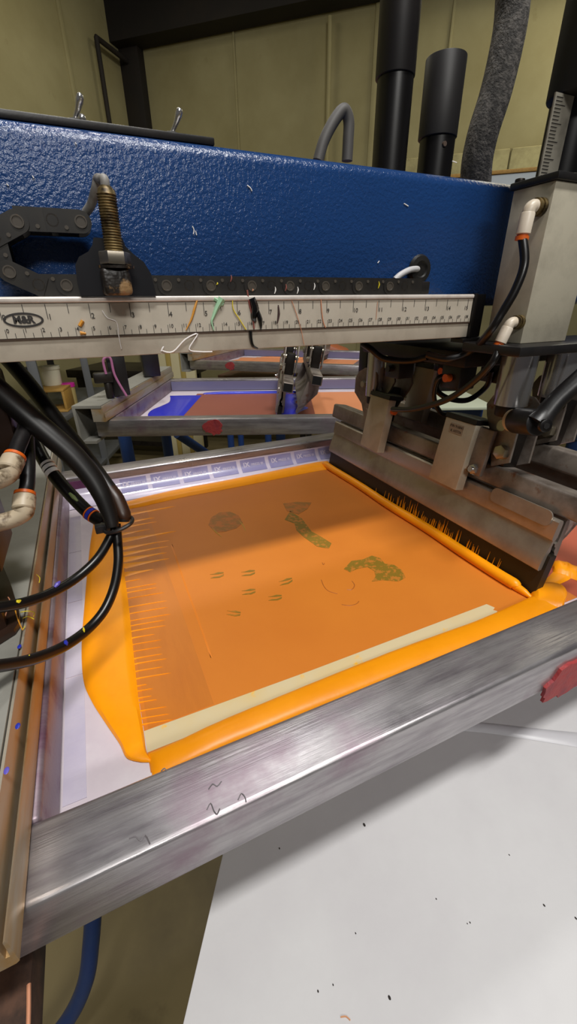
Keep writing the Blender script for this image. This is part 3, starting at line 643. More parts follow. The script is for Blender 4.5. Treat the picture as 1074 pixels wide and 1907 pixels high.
for i in range(39):
    if i*.01+X0 < .338: text_mesh(tx, str(i), .0034, Matrix.Translation((X0+i*.01+(.0013 if i < 10 else .0022), RY-.0002, -.0143)) @ FACE_Y, .0001)
t.part('graduations', mb, PRINT, parent=rp, smooth=False); t.part('numerals', tx, PRINT, parent=rp, smooth=False)
# oval logo with lettering
c = on(44, 596, Y=RY); mb = MB()
for k in range(40):
    a0, a1 = 2*math.pi*k/40, 2*math.pi*(k+1)/40
    q = [(c.x+rx*math.cos(a), c.z+rz*math.sin(a)) for rx, rz, a in ((.0112, .0043, a0), (.0112, .0043, a1), (.0099, .0031, a1), (.0099, .0031, a0))]
    mb.prism(q, 'Y', RY-.0003, RY)
text_mesh(mb, 'M&R', .0058, Matrix.Translation((c.x, RY-.0002, c.z)) @ FACE_Y, .0001, .0003)
t.part('logo', mb, PRINT, parent=rp, smooth=False)
mb = MB(); mb.box(.3442, .3475, RY-.002, .363, -.0335, .0055, .0005); mb.box(.3442, .3665, RY+.006, .363, -.0335, .0050, .0008); mb.box(.336, .3665, RY-.003, .345, -.0375, -.0337, .0005)
t.part('end_cap', mb, BLACKGLOSS, 'glossy black end cap')
# ink strings and drips that dried on the rail
def drip(pts, r, m, y=RY-.0006, label=None):
    mb = MB(); mb.tube([on(a, b, Y=y) for a, b in pts], r, n=6, sub=4); t.part('ink_drip', mb, m, label)
drip([(190, 578), (200, 592), (217, 600), (221, 625), (226, 650)], .0003, WHITEPAINT)
drip([(300, 654), (305, 645), (302, 653), (322, 655), (345, 632), (368, 622), (352, 650), (372, 655), (395, 655)], .0005, WHITEPAINT, label='white paint scribble')
drip([(368, 555), (362, 575), (356, 595), (346, 615)], [.0005, .0009, .0007, .0003], mat('amber ink', 'c98a2a', .4))
drip([(412, 556), (404, 572), (397, 590), (394, 600), (398, 615)], [.0030, .0018, .0011, .0008, .0004], MINT, label='mint green dried ink')
drip([(398, 556), (415, 566), (404, 568)], [.0014, .0012, .0005], MINT, label='mint green dried ink')
drip([(433, 553), (434, 575), (446, 595), (458, 614)], .00035, YEL)
drip([(468, 555), (474, 575), (472, 592), (476, 600)], [.0026, .0034, .0022, .0008], BLKINK, label='black dried ink')
drip([(478, 575), (484, 595), (486, 612)], [.0012, .0020, .0006], BLKINK, label='black dried ink')
drip([(466, 616), (468, 635), (472, 645), (480, 649)], [.0014, .0012, .0010, .0006], BLKINK, label='black dried ink')
drip([(460, 540), (464, 565), (470, 590), (473, 612)], .0006, mat('dull red ink', '8a4a42', .5))
drip([(518, 568), (519, 585), (516, 602)], [.0004, .0010, .0004], mat('dark red ink', '3a2422', .5))
drip([(543, 560), (552, 585), (560, 612), (566, 642)], .00025, PEACH)
drip([(597, 552), (599, 580), (602, 600), (606, 610)], .0004, PEACH)
drip([(703, 562), (700, 595)], .0002, PEACH)
drip([(148, 607), (154, 597)], .0012, mat('amber ink', 'c98a2a', .4)); drip([(149, 620), (160, 621)], [.0012, .0006], mat('amber ink', 'c98a2a', .4))
# ---- cable drag chain
t = Thing('cable_chain', 'black jointed cable drag chain lying along the ruler rail', 'cable chain', (.1, .351, .0052))
CY0, CY1 = .3415, .3605; H, PITCH = .0125, .0160
zl = .0052+H/2; zu = .0465
path = []
xx = .285
while xx > -.034: path.append((xx, zl)); xx -= PITCH
xc = path[-1][0]; R = (zu-zl)/2; n_arc = max(3, int(round(math.pi*R/PITCH)))
for k in range(1, n_arc+1):
    a = -math.pi/2-math.pi*k/n_arc*1.0; path.append((xc+R*1.15*math.cos(a), zl+R+R*math.sin(a)))
xx = path[-1][0]+PITCH
while xx < .024: path.append((xx, zu)); xx += PITCH
LINK = mat('chain black', '1b1918', .42, 0, var='26231f', vscale=40); PINM = mat('chain pin', '453f38', .4, 0, var='84693a', vscale=25, vlo=.52, vhi=.6)
lme = pme = None
for i, ((xa, za), (xb, zb)) in enumerate(zip(path, path[1:])):
    L_ = math.hypot(xb-xa, zb-za)
    M = Matrix.Translation((xa, 0, za)) @ Matrix.Rotation(-math.atan2(zb-za, xb-xa), 4, 'Y')
    if lme is None:
        mb = MB(); poly = [(-.004, -H/2)]+[(PITCH+.0*0+H/2*math.cos(a), H/2*math.sin(a)) for a in [math.radians(d) for d in range(-90, 91, 15)]]+[(-.004, H/2)]
        mb.prism(poly, 'Y', CY0, CY0+.0018); mb.prism(poly, 'Y', CY1-.002, CY1); mb.box(.002, PITCH-.002, CY0+.002, CY1-.002, -H/2+.0008, -H/2+.002); mb.box(.002, PITCH-.002, CY0+.002, CY1-.002, H/2-.002, H/2-.0008)
        o = obj('chain_link', mb, LINK, t.o); lme = o.data
        mb = MB(); mb.lathe([(0, .0036), (.0006, .0036), (.0006, .0028), (.0002, .0026)], (PITCH, CY0, 0), (0, -1, 0), 20)
        mb.lathe([(0, .0012), (.0005, .0012)], (PITCH*.45, CY0, -H*.28), (0, -1, 0), 10)
        p = obj('link_pin', mb, PINM, o); pme = p.data
    else:
        o = bpy.data.objects.new('chain_link', lme); COL.objects.link(o); o.parent = t.o
        p = bpy.data.objects.new('link_pin', pme); COL.objects.link(p); p.parent = o
    off = Vector((0, -.0006 if i % 2 else 0, 0))
    o.matrix_local = Matrix.Translation(off-t.base) @ M
mb = MB(); e = path[0]; mb.box(e[0]-.002, e[0]+.014, CY0+.001, CY1, .0052, .0155, .001); t.part('end_clamp', mb, BLACK)
# dried ink flecks on the chain
for i, (px, py, m, l) in enumerate(((404, 528, YEL, 0), (470, 540, PEACH, 0), (512, 540, WHITEPAINT, 1), (532, 535, mat('dull red ink', '8a4a42', .5), 1), (554, 540, WHITEPAINT, 1), (585, 533, WHITEPAINT, 1), (705, 530, YEL, 1), (430, 518, mat('dull red ink', '8a4a42', .5), 1))):
    mb = MB(); mb.tube([on(px, py-(6 if l else 2), Y=CY0-.001), on(px+1, py, Y=CY0-.001), on(px-1, py+(7 if l else 2), Y=CY0-.001)], [.0002, .0006, .0002], n=5, sub=3); t.part('ink_fleck', mb, m)
gc = on(778, 503, Y=AY0-.003)
mb = MB(); mb.tube([on(735, 521, Y=.352), on(745, 512, Y=.352), on(762, 503, Y=.354), on(776, 501, Y=AY0-.003), on(784, 504, Y=AY0+.012)], .0026, n=12); t = Thing('sensor_cable', 'white cable running from the chain end into the black grommet', 'cable', gc); t.part('cable', mb, mat('white cable', 'bcbabb', .5))
# ---- proximity sensor on its bracket
SYc = .318
t = Thing('sensor', 'threaded brass sensor with nut and ink-caked block on the ruler rail', 'sensor', (.027, SYc, .005))
b0, b1 = on(213, 470, Y=SYc), on(198, 362, Y=SYc); ax = (b1-b0).normalized(); ln = (b1-b0).length
prof = []
k = 0
while k*.0007 < ln:
    prof.append((k*.0007, .0056 if k % 2 else .0049)); k += 1
prof.append((ln, .0054)); prof.append((ln+.002, .0050)); prof.append((ln+.004, .0030))
mb = MB(); mb.lathe(prof, b0, ax, 28); t.part('threaded_barrel', mb, BRASS)
mb = MB(); mb.cyl(b0-ax*.0068, b0+ax*.0002, .0092, n=6, bev=.0006); t.part('hex_nut', mb, BRONZE)
mb = MB(); mb.cyl(b0-ax*.0085, b0-ax*.0070, .0105, n=28); t.part('washer', mb, PAINTED)
e0_, e1_ = on(220, 545, Y=SYc), b0-ax*.0085
mb = MB(); mb.box(e0_.x-.0085, e0_.x+.0085, SYc-.008, SYc+.010, -.0005+.0055, e1_.z, .0025, seg=3); t.part('mounting_block', mb, PAINTED)
bz = [(0.004, .0050), (.051, .0050), (.051, .006), (.0495, .018), (.046, .0245), (.040, .029), (.036, .033), (.035, .037), (.018, .037), (.0165, .033), (.0135, .0295), (.0075, .0265), (.0045, .022), (.0035, .012)]
mb = MB(); mb.prism(bz, 'Y', SYc+.0105, SYc+.013); t.part('bracket_plate', mb, mat('black bracket', '16161a', .35, .1))
c0 = b0+ax*(ln+.003)
mb = MB(); mb.tube([c0, c0+ax*.004, on(189, 335, Y=SYc+.004), on(182, 334, Y=SYc+.012), on(178, 352, Y=.333), on(170, 380, Y=.342), on(160, 395, Y=.348)], [.0026, .0026, .0027, .0027, .0026, .0026, .0026], n=14); t.part('cable', mb, GREYCABLE)
# ================================================================= LEFT SIDE
hz = .345
def dab(T, a, b, r, m, lab):
    mb = MB(); mb.tube([a, a.lerp(b, .5), b], [r*.5, r, r*.4], n=8, sub=4); T.part('ink_dab', mb, m, lab)
hose_d = [((-70, 600), .362), ((0, 656), .358), ((39, 697), .356), ((80, 748), .354), ((109, 787), .352), ((150, 838), .349), ((190, 892), .345), ((217, 930), .342), ((230, 958), .341), ((231, 972), .341)]
t = Thing('thick_hose', 'slimmer black sheathed hose passing behind the thicker one to the cable tie', 'hose', on(225, 970, d=.34))
mb = MB(); mb.tube([on(*q, d=d) for q, d in hose_d], [.0063, .0063, .0063, .0063, .0063, .0062, .0060, .0056, .0050, .0040], n=18, sub=8); t.part('sheath', mb, HOSE)
ring_c = [on(*q, d=d) for q, d in hose_d]
mb = MB(); mb.tube([ring_c[6].lerp(ring_c[7], .55), ring_c[7], ring_c[8], ring_c[8].lerp(ring_c[9], .6)], [.0062, .0063, .0058, .0045], n=18, sub=6); t.part('sleeve_end', mb, mat('brown worn sleeve', '2e1a0e', .4, 0, var='3c2313', vscale=20), 'brown worn sleeve end')
d2 = [((-70, 668), .300), ((0, 730), .303), ((52, 775), .307), ((98, 814), .313), ((138, 850), .319), ((170, 888), .324), ((190, 922), .327), ((204, 958), .330), ((210, 982), .331)]
t = Thing('thick_hose', 'thickest black sheathed hose sweeping from the left edge to the cable tie', 'hose', on(212, 975, d=.337))
mb = MB(); mb.tube([on(*q, d=d) for q, d in d2], [.0083, .0083, .0085, .0086, .0084, .0078, .0070, .0058, .0045], n=18, sub=8); t.part('sheath', mb, HOSE)
t = Thing('air_hose', 'black hose with white paint and orange rings slanting to the cable tie', 'hose', on(185, 970, d=.35))
pts = [on(52, 790, d=.378), on(74, 842, d=.372), on(97, 880, d=.368), on(134, 924, d=.364), on(168, 957, d=.360), on(194, 974, d=.357)]
mb = MB(); mb.tube(pts, .0056, n=16); t.part('tube', mb, BLACKGLOSS)
def ring_at(a, b, r, m, nm, T, w=.0012):
    d = (b-a).normalized(); mb = MB(); mb.lathe([(-w/2, r*.98), (-w/2, r*1.08), (w/2, r*1.08), (w/2, r*.98)], a, d, 20); T.part(nm, mb, m)
ring_at(pts[4]-(pts[5]-pts[4])*.10, pts[5], .0056, ORANGE, 'orange_ring', t); ring_at(pts[4].lerp(pts[5], .25), pts[5], .0056, ORANGE, 'orange_ring', t); ring_at(pts[4].lerp(pts[5], .07), pts[5], .0056, DBLUE, 'blue_ring', t, .003)
for a, w_ in ((pts[1].lerp(pts[2], .62), .0022), (pts[1].lerp(pts[2], .80), .0034), (pts[2].lerp(pts[3], .02), .0040)): ring_at(a, pts[3], .0056, WHITEPAINT, 'paint_band', t, w_)
dab(t, pts[3].lerp(pts[4], .0)+Vector((-.001, -.0035, .0045)), pts[3].lerp(pts[4], .45)+Vector((-.001, -.0035, .0045)), .0018, mat('dull green smear', '6b7a4a', .5), 'dull green smear')
# cable tie holding the bundle
q0 = on(214, 976, d=.340)
t = Thing('cable_tie', 'black cable tie cinching the hose bundle above the yellow ink', 'cable tie', q0)
lp = [on(190, 984, d=.338), on(200, 992, d=.331), on(220, 988, d=.329), on(242, 976, d=.333), on(246, 966, d=.343), on(236, 962, d=.352), on(205, 968, d=.356), on(188, 978, d=.350), on(190, 984, d=.338)]
mb = MB(); mb.tube(lp, .0016, n=8, sub=6); t.part('strap', mb, BLACK)
hb = on(192, 982, d=.335); mb = MB(); mb.box(hb.x-.006, hb.x+.005, hb.y-.003, hb.y+.003, hb.z-.004, hb.z+.003, .001); t.part('tie_head', mb, BLACK)
t = Thing('thin_hose', 'upper thin black hose looping left from the tie, dabbed with yellow', 'hose', on(100, 1110, d=.31))
pa = [on(214, 978, d=.345), on(203, 1005, d=.342), on(180, 1042, d=.335), on(140, 1078, d=.322), on(95, 1104, d=.305), on(50, 1121, d=.288), on(0, 1131, d=.272), on(-50, 1136, d=.26)]
mb = MB(); mb.tube(pa, .0037, n=14); t.part('tube', mb, BLACKGLOSS)
up = Vector((-.1, -.55, .83))*.0026
dab(t, on(28, 1127, d=.280)+up, on(43, 1121, d=.285)+up, .0018, YEL, 'yellow ink dab'); dab(t, on(104, 1096, d=.308)+up, on(114, 1085, d=.312)+up, .0017, mat('violet ink', '5a4fb0', .4), 'violet ink dab')
t = Thing('thin_hose', 'lower thin black hose swinging in a wide loop over the ink', 'hose', on(150, 1190, d=.32))
pb = [on(216, 976, d=.345), on(219, 1010, d=.343), on(220, 1050, d=.338), on(212, 1095, d=.332), on(193, 1138, d=.322), on(160, 1175, d=.308), on(115, 1206, d=.285), on(60, 1228, d=.258), on(0, 1240, d=.235), on(-50, 1243, d=.22)]
mb = MB(); mb.tube(pb, .0037, n=14); t.part('tube', mb, BLACKGLOSS)
dab(t, on(124, 1194, d=.288)+up, on(126, 1206, d=.288)+up, .0016, DBLUE, 'blue ink dab'); dab(t, on(54, 1233, d=.256)+up, on(58, 1221, d=.256)+up, .0008, YEL, 'yellow ink dab'); dab(t, on(157, 1170, d=.305)+up, on(159, 1179, d=.305)+up, .0008, YEL, 'yellow ink dab')
# valve block with two grimy elbows, hoses running up from them
t = Thing('valve_block', 'dark valve block at the left edge with two grimy ivory elbows', 'valve', on(-10, 900, d=.30))
a = on(-45, 800, d=.33); b = on(-12, 985, d=.30)
mb = MB(); mb.box(-.16, -.082, .30, .36, -.165, -.07, .002); t.part('body', mb, DARKSTEEL)
def big_elbow(px, py, px1, py1, d0, up_to, nm):
    c = on(px1, py1, d=d0); s = Vector((-.082, c.y, c.z-.004))
    mb = MB(); mb.tube([s, s.lerp(c, .6)+Vector((0, 0, -.001)), c+Vector((.0, 0, .001)), c+Vector((0, .001, .005))], .0062, n=18, sub=6)
    mb.lathe([(0, .0066), (.001, .0074), (.010, .0074), (.011, .0066)], c+Vector((0, 0, .003)), (up_to-c), 22); e = t.part('elbow', mb, DIRTYPL)
    dd = (up_to-c).normalized(); mb = MB(); mb.lathe([(0, .0060), (0, .0070), (.0022, .0070), (.0022, .0060)], c+Vector((0, 0, .003))+dd*.0112, dd, 22); t.part('release_ring', mb, ORANGE, parent=e)
    return c+Vector((0, 0, .003))+dd*.012
u1 = on(58, 800, d=.31); u2 = on(55, 855, d=.315)
g1 = big_elbow(0, 0, 18, 884, .285, u1, 'a'); g2 = big_elbow(0, 0, 46, 956, .30, u2, 'b')
mb = MB(); mb.tube([g1, on(32, 835, d=.296), on(46, 800, d=.310), on(52, 770, d=.335)], .0052, n=14); th = Thing('elbow_hose', 'short black hose rising from the upper grimy elbow at the left', 'hose', g1); th.part('tube', mb, BLACK)
mb = MB(); mb.tube([g2, on(51, 900, d=.305), on(52, 850, d=.316), on(50, 800, d=.34)], .0050, n=14); th = Thing('elbow_hose', 'short black hose rising from the lower grimy elbow at the left', 'hose', g2); th.part('tube', mb, BLACK)
mb = MB(); mb.box(-.17, -.062, .372, .405, -.125, -.042, .003); t3 = Thing('carriage_housing', 'dark brown housing at the left behind the thick hoses', 'housing', (-.10, .39, -.125)); t3.part('body', mb, PLATE)
mb = MB()
# brown bracket plate standing on the left channel
zf = -.1962
t = Thing('left_bracket', 'dark brown bracket with rounded corner standing on the left channel, ink strings on it', 'bracket', (-.10, .30, zf))
q = [on(0, 1217, Z=zf), on(36, 1190, Z=zf), on(44, 1176, Z=zf)]
mb = MB()
mb.prism([(-.150, .262), (-.090, .262), (-.0795, .270), (-.0772, .277), (-.0785, .290), (-.088, .330), (-.100, .372), (-.150, .372)], 'Z', zf, zf+.004); t.part('foot', mb, PLATE)
mb = MB(); mb.prism([(-.150, .268), (-.094, .268), (-.084, .275), (-.084, .280), (-.150, .280)], 'Z', zf+.004, zf+.055); t.part('upright', mb, PLATE)
def ds(pts, m, z): 
    mb = MB(); mb.tube([on(*p, Z=z) for p in pts], .0004, n=5, sub=4); t.part('ink_string', mb, m)
ds([(15, 1112), (18, 1118), (15, 1130), (9, 1150), (5, 1168)], PEACH, zf+.0045); ds([(28, 1135), (34, 1155), (42, 1173)], mat('amber ink', 'c98a2a', .4), zf+.0045)
for k, (px, py, m) in enumerate(((36, 1204, DBLUE), (33, 1352, DBLUE), (12, 1435, mat('violet ink', '5a4fb0', .4)))):
    p = on(px, py, Z=-.1967); mb = MB(); mb.sph(p, .0010, (1.2, 2.0, .3)); make_h.part('ink_spot', mb, m, 'blue ink spot')
for pts in ([(38, 1140), (52, 1138), (64, 1141), (62, 1148)], [(42, 1152), (52, 1148), (63, 1153)], [(68, 1070), (74, 1076), (73, 1085)], [(46, 1166), (43, 1172)]):
    mb = MB(); mb.tube([on(*q, Z=-.1967) for q in pts], .0003, n=5, sub=4); make_h.part('ink_string', mb, YEL, 'yellow ink string')
# ================================================================= WHITE PALLET BELOW, FLOOR TUBE
ZP = -.400
A = on(405, 1630, Z=ZP); B = on(340, 1907, Z=ZP); e = (A-B).normalized(); e.z = 0; n2 = Vector((e.y, -e.x, 0))
PM = Matrix((n2, e, Vector((0, 0, 1)))).transposed().to_4x4(); PM.translation = A
t = Thing('pallet', 'white covered print pallet below the near frame bar', 'pallet', A+n2*.3-Vector((0, 0, .02)))
mb = MB(); mb.box(0, .62, -.36, .30, -.018, 0, .001, M=PM); t.part('cover_sheet', mb, WHITE)
mb = MB(); mb.box(.02, .60, -.34, .28, -.035, -.0185, M=PM); t.part('board', mb, BROWNBOARD)
t.base = t.base
mb = MB(); L1 = [on(800, 1338, Z=ZP), on(900, 1346, Z=ZP), on(1000, 1357, Z=ZP), on(1100, 1367, Z=ZP)]; L2 = [on(800, 1358, Z=ZP), on(900, 1365, Z=ZP), on(1000, 1380, Z=ZP), on(1100, 1396, Z=ZP)]
mb.ribbon(L1, L2, .0022, na=5, zb=.0003); t.part('film_fold', mb, FOLD, 'folded clear film')
for px, py, r in ((678, 1536, .0010), (725, 1858, .0008), (706, 1400, .0005), (520, 1580, .0005), (948, 1592, .0004), (875, 1718, .0004), (1013, 1686, .0006), (812, 1674, .0004), (620, 1834, .0004), (592, 1846, .0005), (662, 1738, .0004), (870, 1720, .0003), (1072, 1710, .0006)):
    mb = MB(); mb.sph(on(px, py, Z=ZP+.0003), r, (1, 1.5, .4), 6); t.part('lint_speck', mb, SPECK)
mb = MB(); mb.tube([on(634, 1894, Z=ZP+.0004), on(644, 1893, Z=ZP+.0004), on(652, 1900, Z=ZP+.0004)], .0004, n=5); t.part('thread', mb, mat('orange thread', 'c99068', .7))
# second pallet beyond
mb = MB(); mb.box(.02, .5, .33, .80, -.03, -.005, .002, M=PM); single('pallet', 'pale pallet edge beyond the folded film at the right', 'pallet', mb, WHITE)
t = Thing('blue_tube', 'curved blue steel tube below the near left corner of the screen', 'tube', on(120, 1940, d=.73))
mb = MB(); mb.tube([on(174, 1690, d=.66), on(170, 1750, d=.67), on(160, 1825, d=.69), on(132, 1890, d=.71), on(85, 1950, d=.72), on(20, 2010, d=.72)], .0130, n=18); t.part('tube', mb, NAVY)
t = Thing('rusty_plate', 'brown rusty plate under the near end of the left channel', 'plate', (-.10, .08, -.306))
xr = on(77, 1850, Z=-.30).x
mb = MB(); mb.box(-.17, xr, .0, .16, -.306, -.2835, .002); t.part('plate', mb, mat('rusty plate', '30231c', .6, .3, var='5a3f30', vscale=30, vlo=.5, vhi=.65))
mb = MB(); mb.tube([(xr, .02, -.2832), (xr-.001, .06, -.2832), (xr, .10, -.2832), (xr-.001, .12, -.2832)], .0009, n=6); t.part('ink_string', mb, PEACH)
# ================================================================= STATIONS TWO AND THREE
def station(ang, target, label_suffix):
    """rigid move of station one: its frame's near left corner goes to target, turned clockwise by ang"""
    r = Matrix.Rotation(-math.radians(ang), 4, 'Z'); piv = Vector((BX0, BY0, ZM))
    return Matrix.Translation(Vector(target)+Vector((0, 0, EYE))) @ r @ Matrix.Translation(-piv-Vector((0, 0, EYE)))
def place(th, T, label, group=None, shift=0):
    c = copy_tree(th.o); bpy.context.view_layer.update()
    c.matrix_world = T @ Matrix.Translation(th.base+Vector((shift, 0, EYE))); c['label'] = label
    return c
T2 = station(24.1, on(176, 783, Z=ZT)-Vector((0, 0, ZT-ZM)), '')
T3 = station(42.5, on(352, 671, Z=ZT)-Vector((0, 0, ZT-ZM)), '')
def frame_at(T, label, ink, em, x_ink, blobx, extra=None):
    t = Thing('screen_frame', label, 'screen', (BX0, BY0, ZM))
    for a in ((BX0, BX1, BY0, BY0+BW), (BX0, BX1, BY1-BW, BY1)):
        mb = MB(); mb.box(*a, ZM+.0008, ZT, .003); t.part('frame_bar', mb, ALU_X)
    for a in ((BX0, BX0+BW, BY0+BW, BY1-BW), (BX1-BW, BX1, BY0+BW, BY1-BW)):
        mb = MB(); mb.box(*a, ZM+.0008, ZT, .003); t.part('frame_bar', mb, ALU_STAIN)
    mb = MB(); mb.box(BX0+.004, BX1-.004, BY0+.004, BY1-.004, ZM-.0006, ZM+.0006); t.part('mesh', mb, MESHW)
    mb = MB(); mb.box(.03, .405, .19, .62, ZM+.0006, ZM+.0011); t.part('emulsion', mb, em)
    mb = MB(); mb.box(.405, .64, .19, .62, ZM+.0006, ZM+.0011); t.part('emulsion', mb, SALMON, 'salmon emulsion at the inner end')
    mb = MB(); mb.box(.045, .30, .56, .585, Z, Z+.0005); t.part('stencil_print', mb, mat('green print', '7f8a4a', .5)) if False else None
    t.part('ink_blob', blob(blobx, ZM+.02, BY0, .022, .017, 5), REDBLOB, 'red dried ink lump')
    mb = MB(); mb.box(BX0+BW+.001, BX1-BW-.001, yb-.0025, yb-.0008, ZM+.003, ZT-.006); t.part('edge_tape', mb, ink[1])
    t.o.matrix_world = T @ Matrix.Translation(t.base+Vector((0, 0, EYE)))
    k = Thing('ink_puddle', ink[2], 'ink', (0, .4, Z))
    mb = MB(); n_ = 9
    Lp = [Vector((-.045+.012*math.sin(i*1.3), .19+.05*i, Z)) for i in range(n_)]; Rp = [Vector((.050, .19+.05*i, Z)) for i in range(n_)]
    mb.ribbon(Lp, Rp, .004, na=8, zb=.0003, power=.3); k.part('ink', mb, ink[0])
    mb = MB(); mb.ribbon([Vector((.05+.06*i, .628, Z)) for i in range(7)], [Vector((.05+.06*i, .606, Z)) for i in range(7)], .006, zb=.0003); k.part('ink', mb, ink[0])
    mb = MB(); mb.ribbon([Vector((x_ink, .19+.05*i, Z)) for i in range(n_)], [Vector((x_ink+.07+.02*math.sin(i*2.), .19+.05*i, Z)) for i in range(n_)], .005, zb=.0003, power=.3); k.part('ink', mb, ink[0])
    k.o.matrix_world = T @ Matrix.Translation(k.base+Vector((0, 0, EYE)))
BLTAPE = mat('purple blue edge tape', '6c6a88', .35, 0, coat=.4)
frame_at(T2, 'aluminium screen frame with royal blue ink on the second print station', (BLUEINK, BLTAPE, 'royal blue ink pool on the second screen'), BROWNEM, .30, .16)
frame_at(T3, 'distant aluminium screen frame with orange emulsion on the third print station', (SALMON, BLTAPE, 'orange ink on the distant third screen'), SALMON, .30, .10)
place(make_h, T2, 'grey holder channel at the left of the second screen')
place(make_h, T3, 'grey holder channel at the left of the distant third screen')
shift2 = -.065
place(sq, T2, 'squeegee seen end-on over the royal blue ink', shift=shift2); place(cb, T2, 'square carrier bar seen end-on above the blue-ink squeegee', shift=shift2); place(fb, T2, 'flood bar and carrier seen end-on over the royal blue ink', shift=shift2)
place(sq, T3, 'far squeegee over the third screen', shift=.05)
# arms of the neighbouring stations, mostly hidden by the near arm
# things on the holder of station two
def at2(x, y, z): return T2 @ Vector((x, y, z+EYE))-Vector((0, 0, EYE))
for (px, py, sx, h, label) in ((226, 735, .020, .11, 'black upright box standing on the second holder channel'), (283, 700, .024, .12, 'black upright post at the far end of the second holder channel')):
    p = on(px, py, Z=-.196); mb = MB(); mb.box(p.x-sx, p.x+sx, p.y-.02, p.y+.02, -.1955, -.1955+h, .003); t = Thing('valve_post', label, 'post', p); t.part('body', mb, BLACK)
p = on(206, 741, Z=-.196)
t = Thing('air_regulator', 'small grey air fitting with pink tube on the second holder channel', 'fitting', p)
mb = MB(); mb.cyl(p, p+Vector((0, 0, .035)), .009, n=14, bev=.002); mb.box(p.x-.028, p.x+.014, p.y-.010, p.y+.010, p.z+.035, p.z+.058, .004); t.part('body', mb, DARKSTEEL)
mb = MB(); mb.tube([p+Vector((.0, -.01, .055)), p+Vector((.0, -.01, .085)), p+Vector((.015, -.01, .088)), p+Vector((.018, -.01, .05)), p+Vector((.035, -.01, .003))], .0028, n=8); t.part('tube', mb, mat('pink tube', 'a5658c', .5))
# blue legs of the press under the second station
def leg(name, label, pts, r):
    t = Thing(name, label, 'post', pts[-1], None); mb = MB(); mb.tube(pts, r, n=14, spline=False); t.part('tube', mb, NAVY)
    mb = MB(); mb.cyl(pts[-1]+Vector((0, 0, .0)), pts[-1]+Vector((0, 0, .03)), r*1.6, n=16); t.part('foot', mb, NAVY)
def down(px, py, d, r, label, foot=None):
    a = on(px, py, d=d); b = Vector((a.x, a.y, -EYE)) if foot is None else foot
    leg('blue_post', label, [a+(a-b)*.15 if foot is None else a, b], r)
down(232, 815, 1.45, .022, 'blue tube post below the left corner of the second screen')
down(309, 812, 1.7, .020, 'blue tube post with brace below the second screen')
a = on(330, 808, d=1.62); b = on(425, 872, d=1.95); leg('blue_post', 'slanting blue brace tube below the second screen', [a, b+(b-a)*1.2], .018)
down(429, 812, 1.9, .015, 'blue tube post below the red blob, left of a pair')
down(448, 812, 1.95, .014, 'dark blue tube post below the red blob, right of a pair')
down(499, 810, 2.2, .018, 'thin dark blue post below the middle of the second screen')
# brown pallet under the third screen
def box_at(px, py, d, sx, sy, sz, rz=0): 
    p = on(px, py, d=d); return p, Matrix.Translation(p) @ Matrix.Rotation(-math.radians(rz), 4, 'Z')
p, M = box_at(520, 697, 2.45, 0, 0, 0, 42); mb = MB(); mb.box(-.30, .42, -.2, .2, -.015, .015, .003, M=M); t = Thing('pallet', 'brown wooden pallet under the distant third screen', 'pallet', p); t.part('board', mb, BROWNBOARD)
mb = MB(); mb.cyl(p-Vector((0, 0, .016)), Vector((p.x, p.y, -EYE)), .03); t.part('post', mb, NAVY)
p, M = box_at(618, 655, 2.4, 0, 0, 0, 30); mb = MB(); mb.box(-.10, .10, -.12, .12, -.04, .04, .02, M=M @ Matrix.Rotation(.35, 4, 'Y')); t = Thing('platen_roll', 'orange-brown platen tilted beyond the second squeegee', 'platen', p); t.part('board', mb, mat('orange brown', 'a3552c', .5)) 
mb = MB(); mb.cyl(p-Vector((0, 0, .03)), Vector((p.x, p.y, -.25)), .02); t.part('stem', mb, DARKSTEEL)
for px, py, w_, h_, rz, lab in ((842, 742, .11, .16, 24, 'pale pallet with blue arm seen through the gap left of the chrome rod'), (1066, 775, .10, .14, 10, 'pale pallet with blue arm right of the chrome rods')):
    p = on(px, py, Z=-.36); M = Matrix.Translation(p) @ Matrix.Rotation(-math.radians(rz), 4, 'Z')
    t = Thing('pallet', lab, 'pallet', p); mb = MB(); mb.box(-w_, w_, -h_, h_, -.012, 0, .004, M=M); t.part('board', mb, mat('pale green pallet', 'aeb5a0', .6))
    mb = MB(); mb.box(-w_*.9, w_*1.05, -.05, .05, -.07, -.0125, .006, M=M); t.part('arm', mb, NAVY)
    mb = MB(); q = M @ Vector((w_*.6, 0, -.0705)); mb.cyl(q, Vector((q.x, q.y, -EYE)), .035); t.part('post', mb, NAVY)
p = on(770, 690, d=2.5); t = Thing('valve_cabinet', 'black valve cabinet behind the far clamp block', 'cabinet', (p.x, p.y, -EYE))
M = Matrix.Translation((p.x, p.y, 0)) @ Matrix.Rotation(-math.radians(38), 4, 'Z'); mb = MB(); mb.box(-.10, .30, 0, .2, -EYE, .02, .006, M=M); t.part('body', mb, BLACK)
mb = MB(); mb.box(-.08, .0, -.004, -.0005, -.25, -.05, .002, M=M); mb2 = MB(); mb2.box(.02, .28, -.004, -.0005, -.6, -.02, .002, M=M); t.part('panel', mb, DARKSTEEL); t.part('door', mb2, DARKSTEEL)
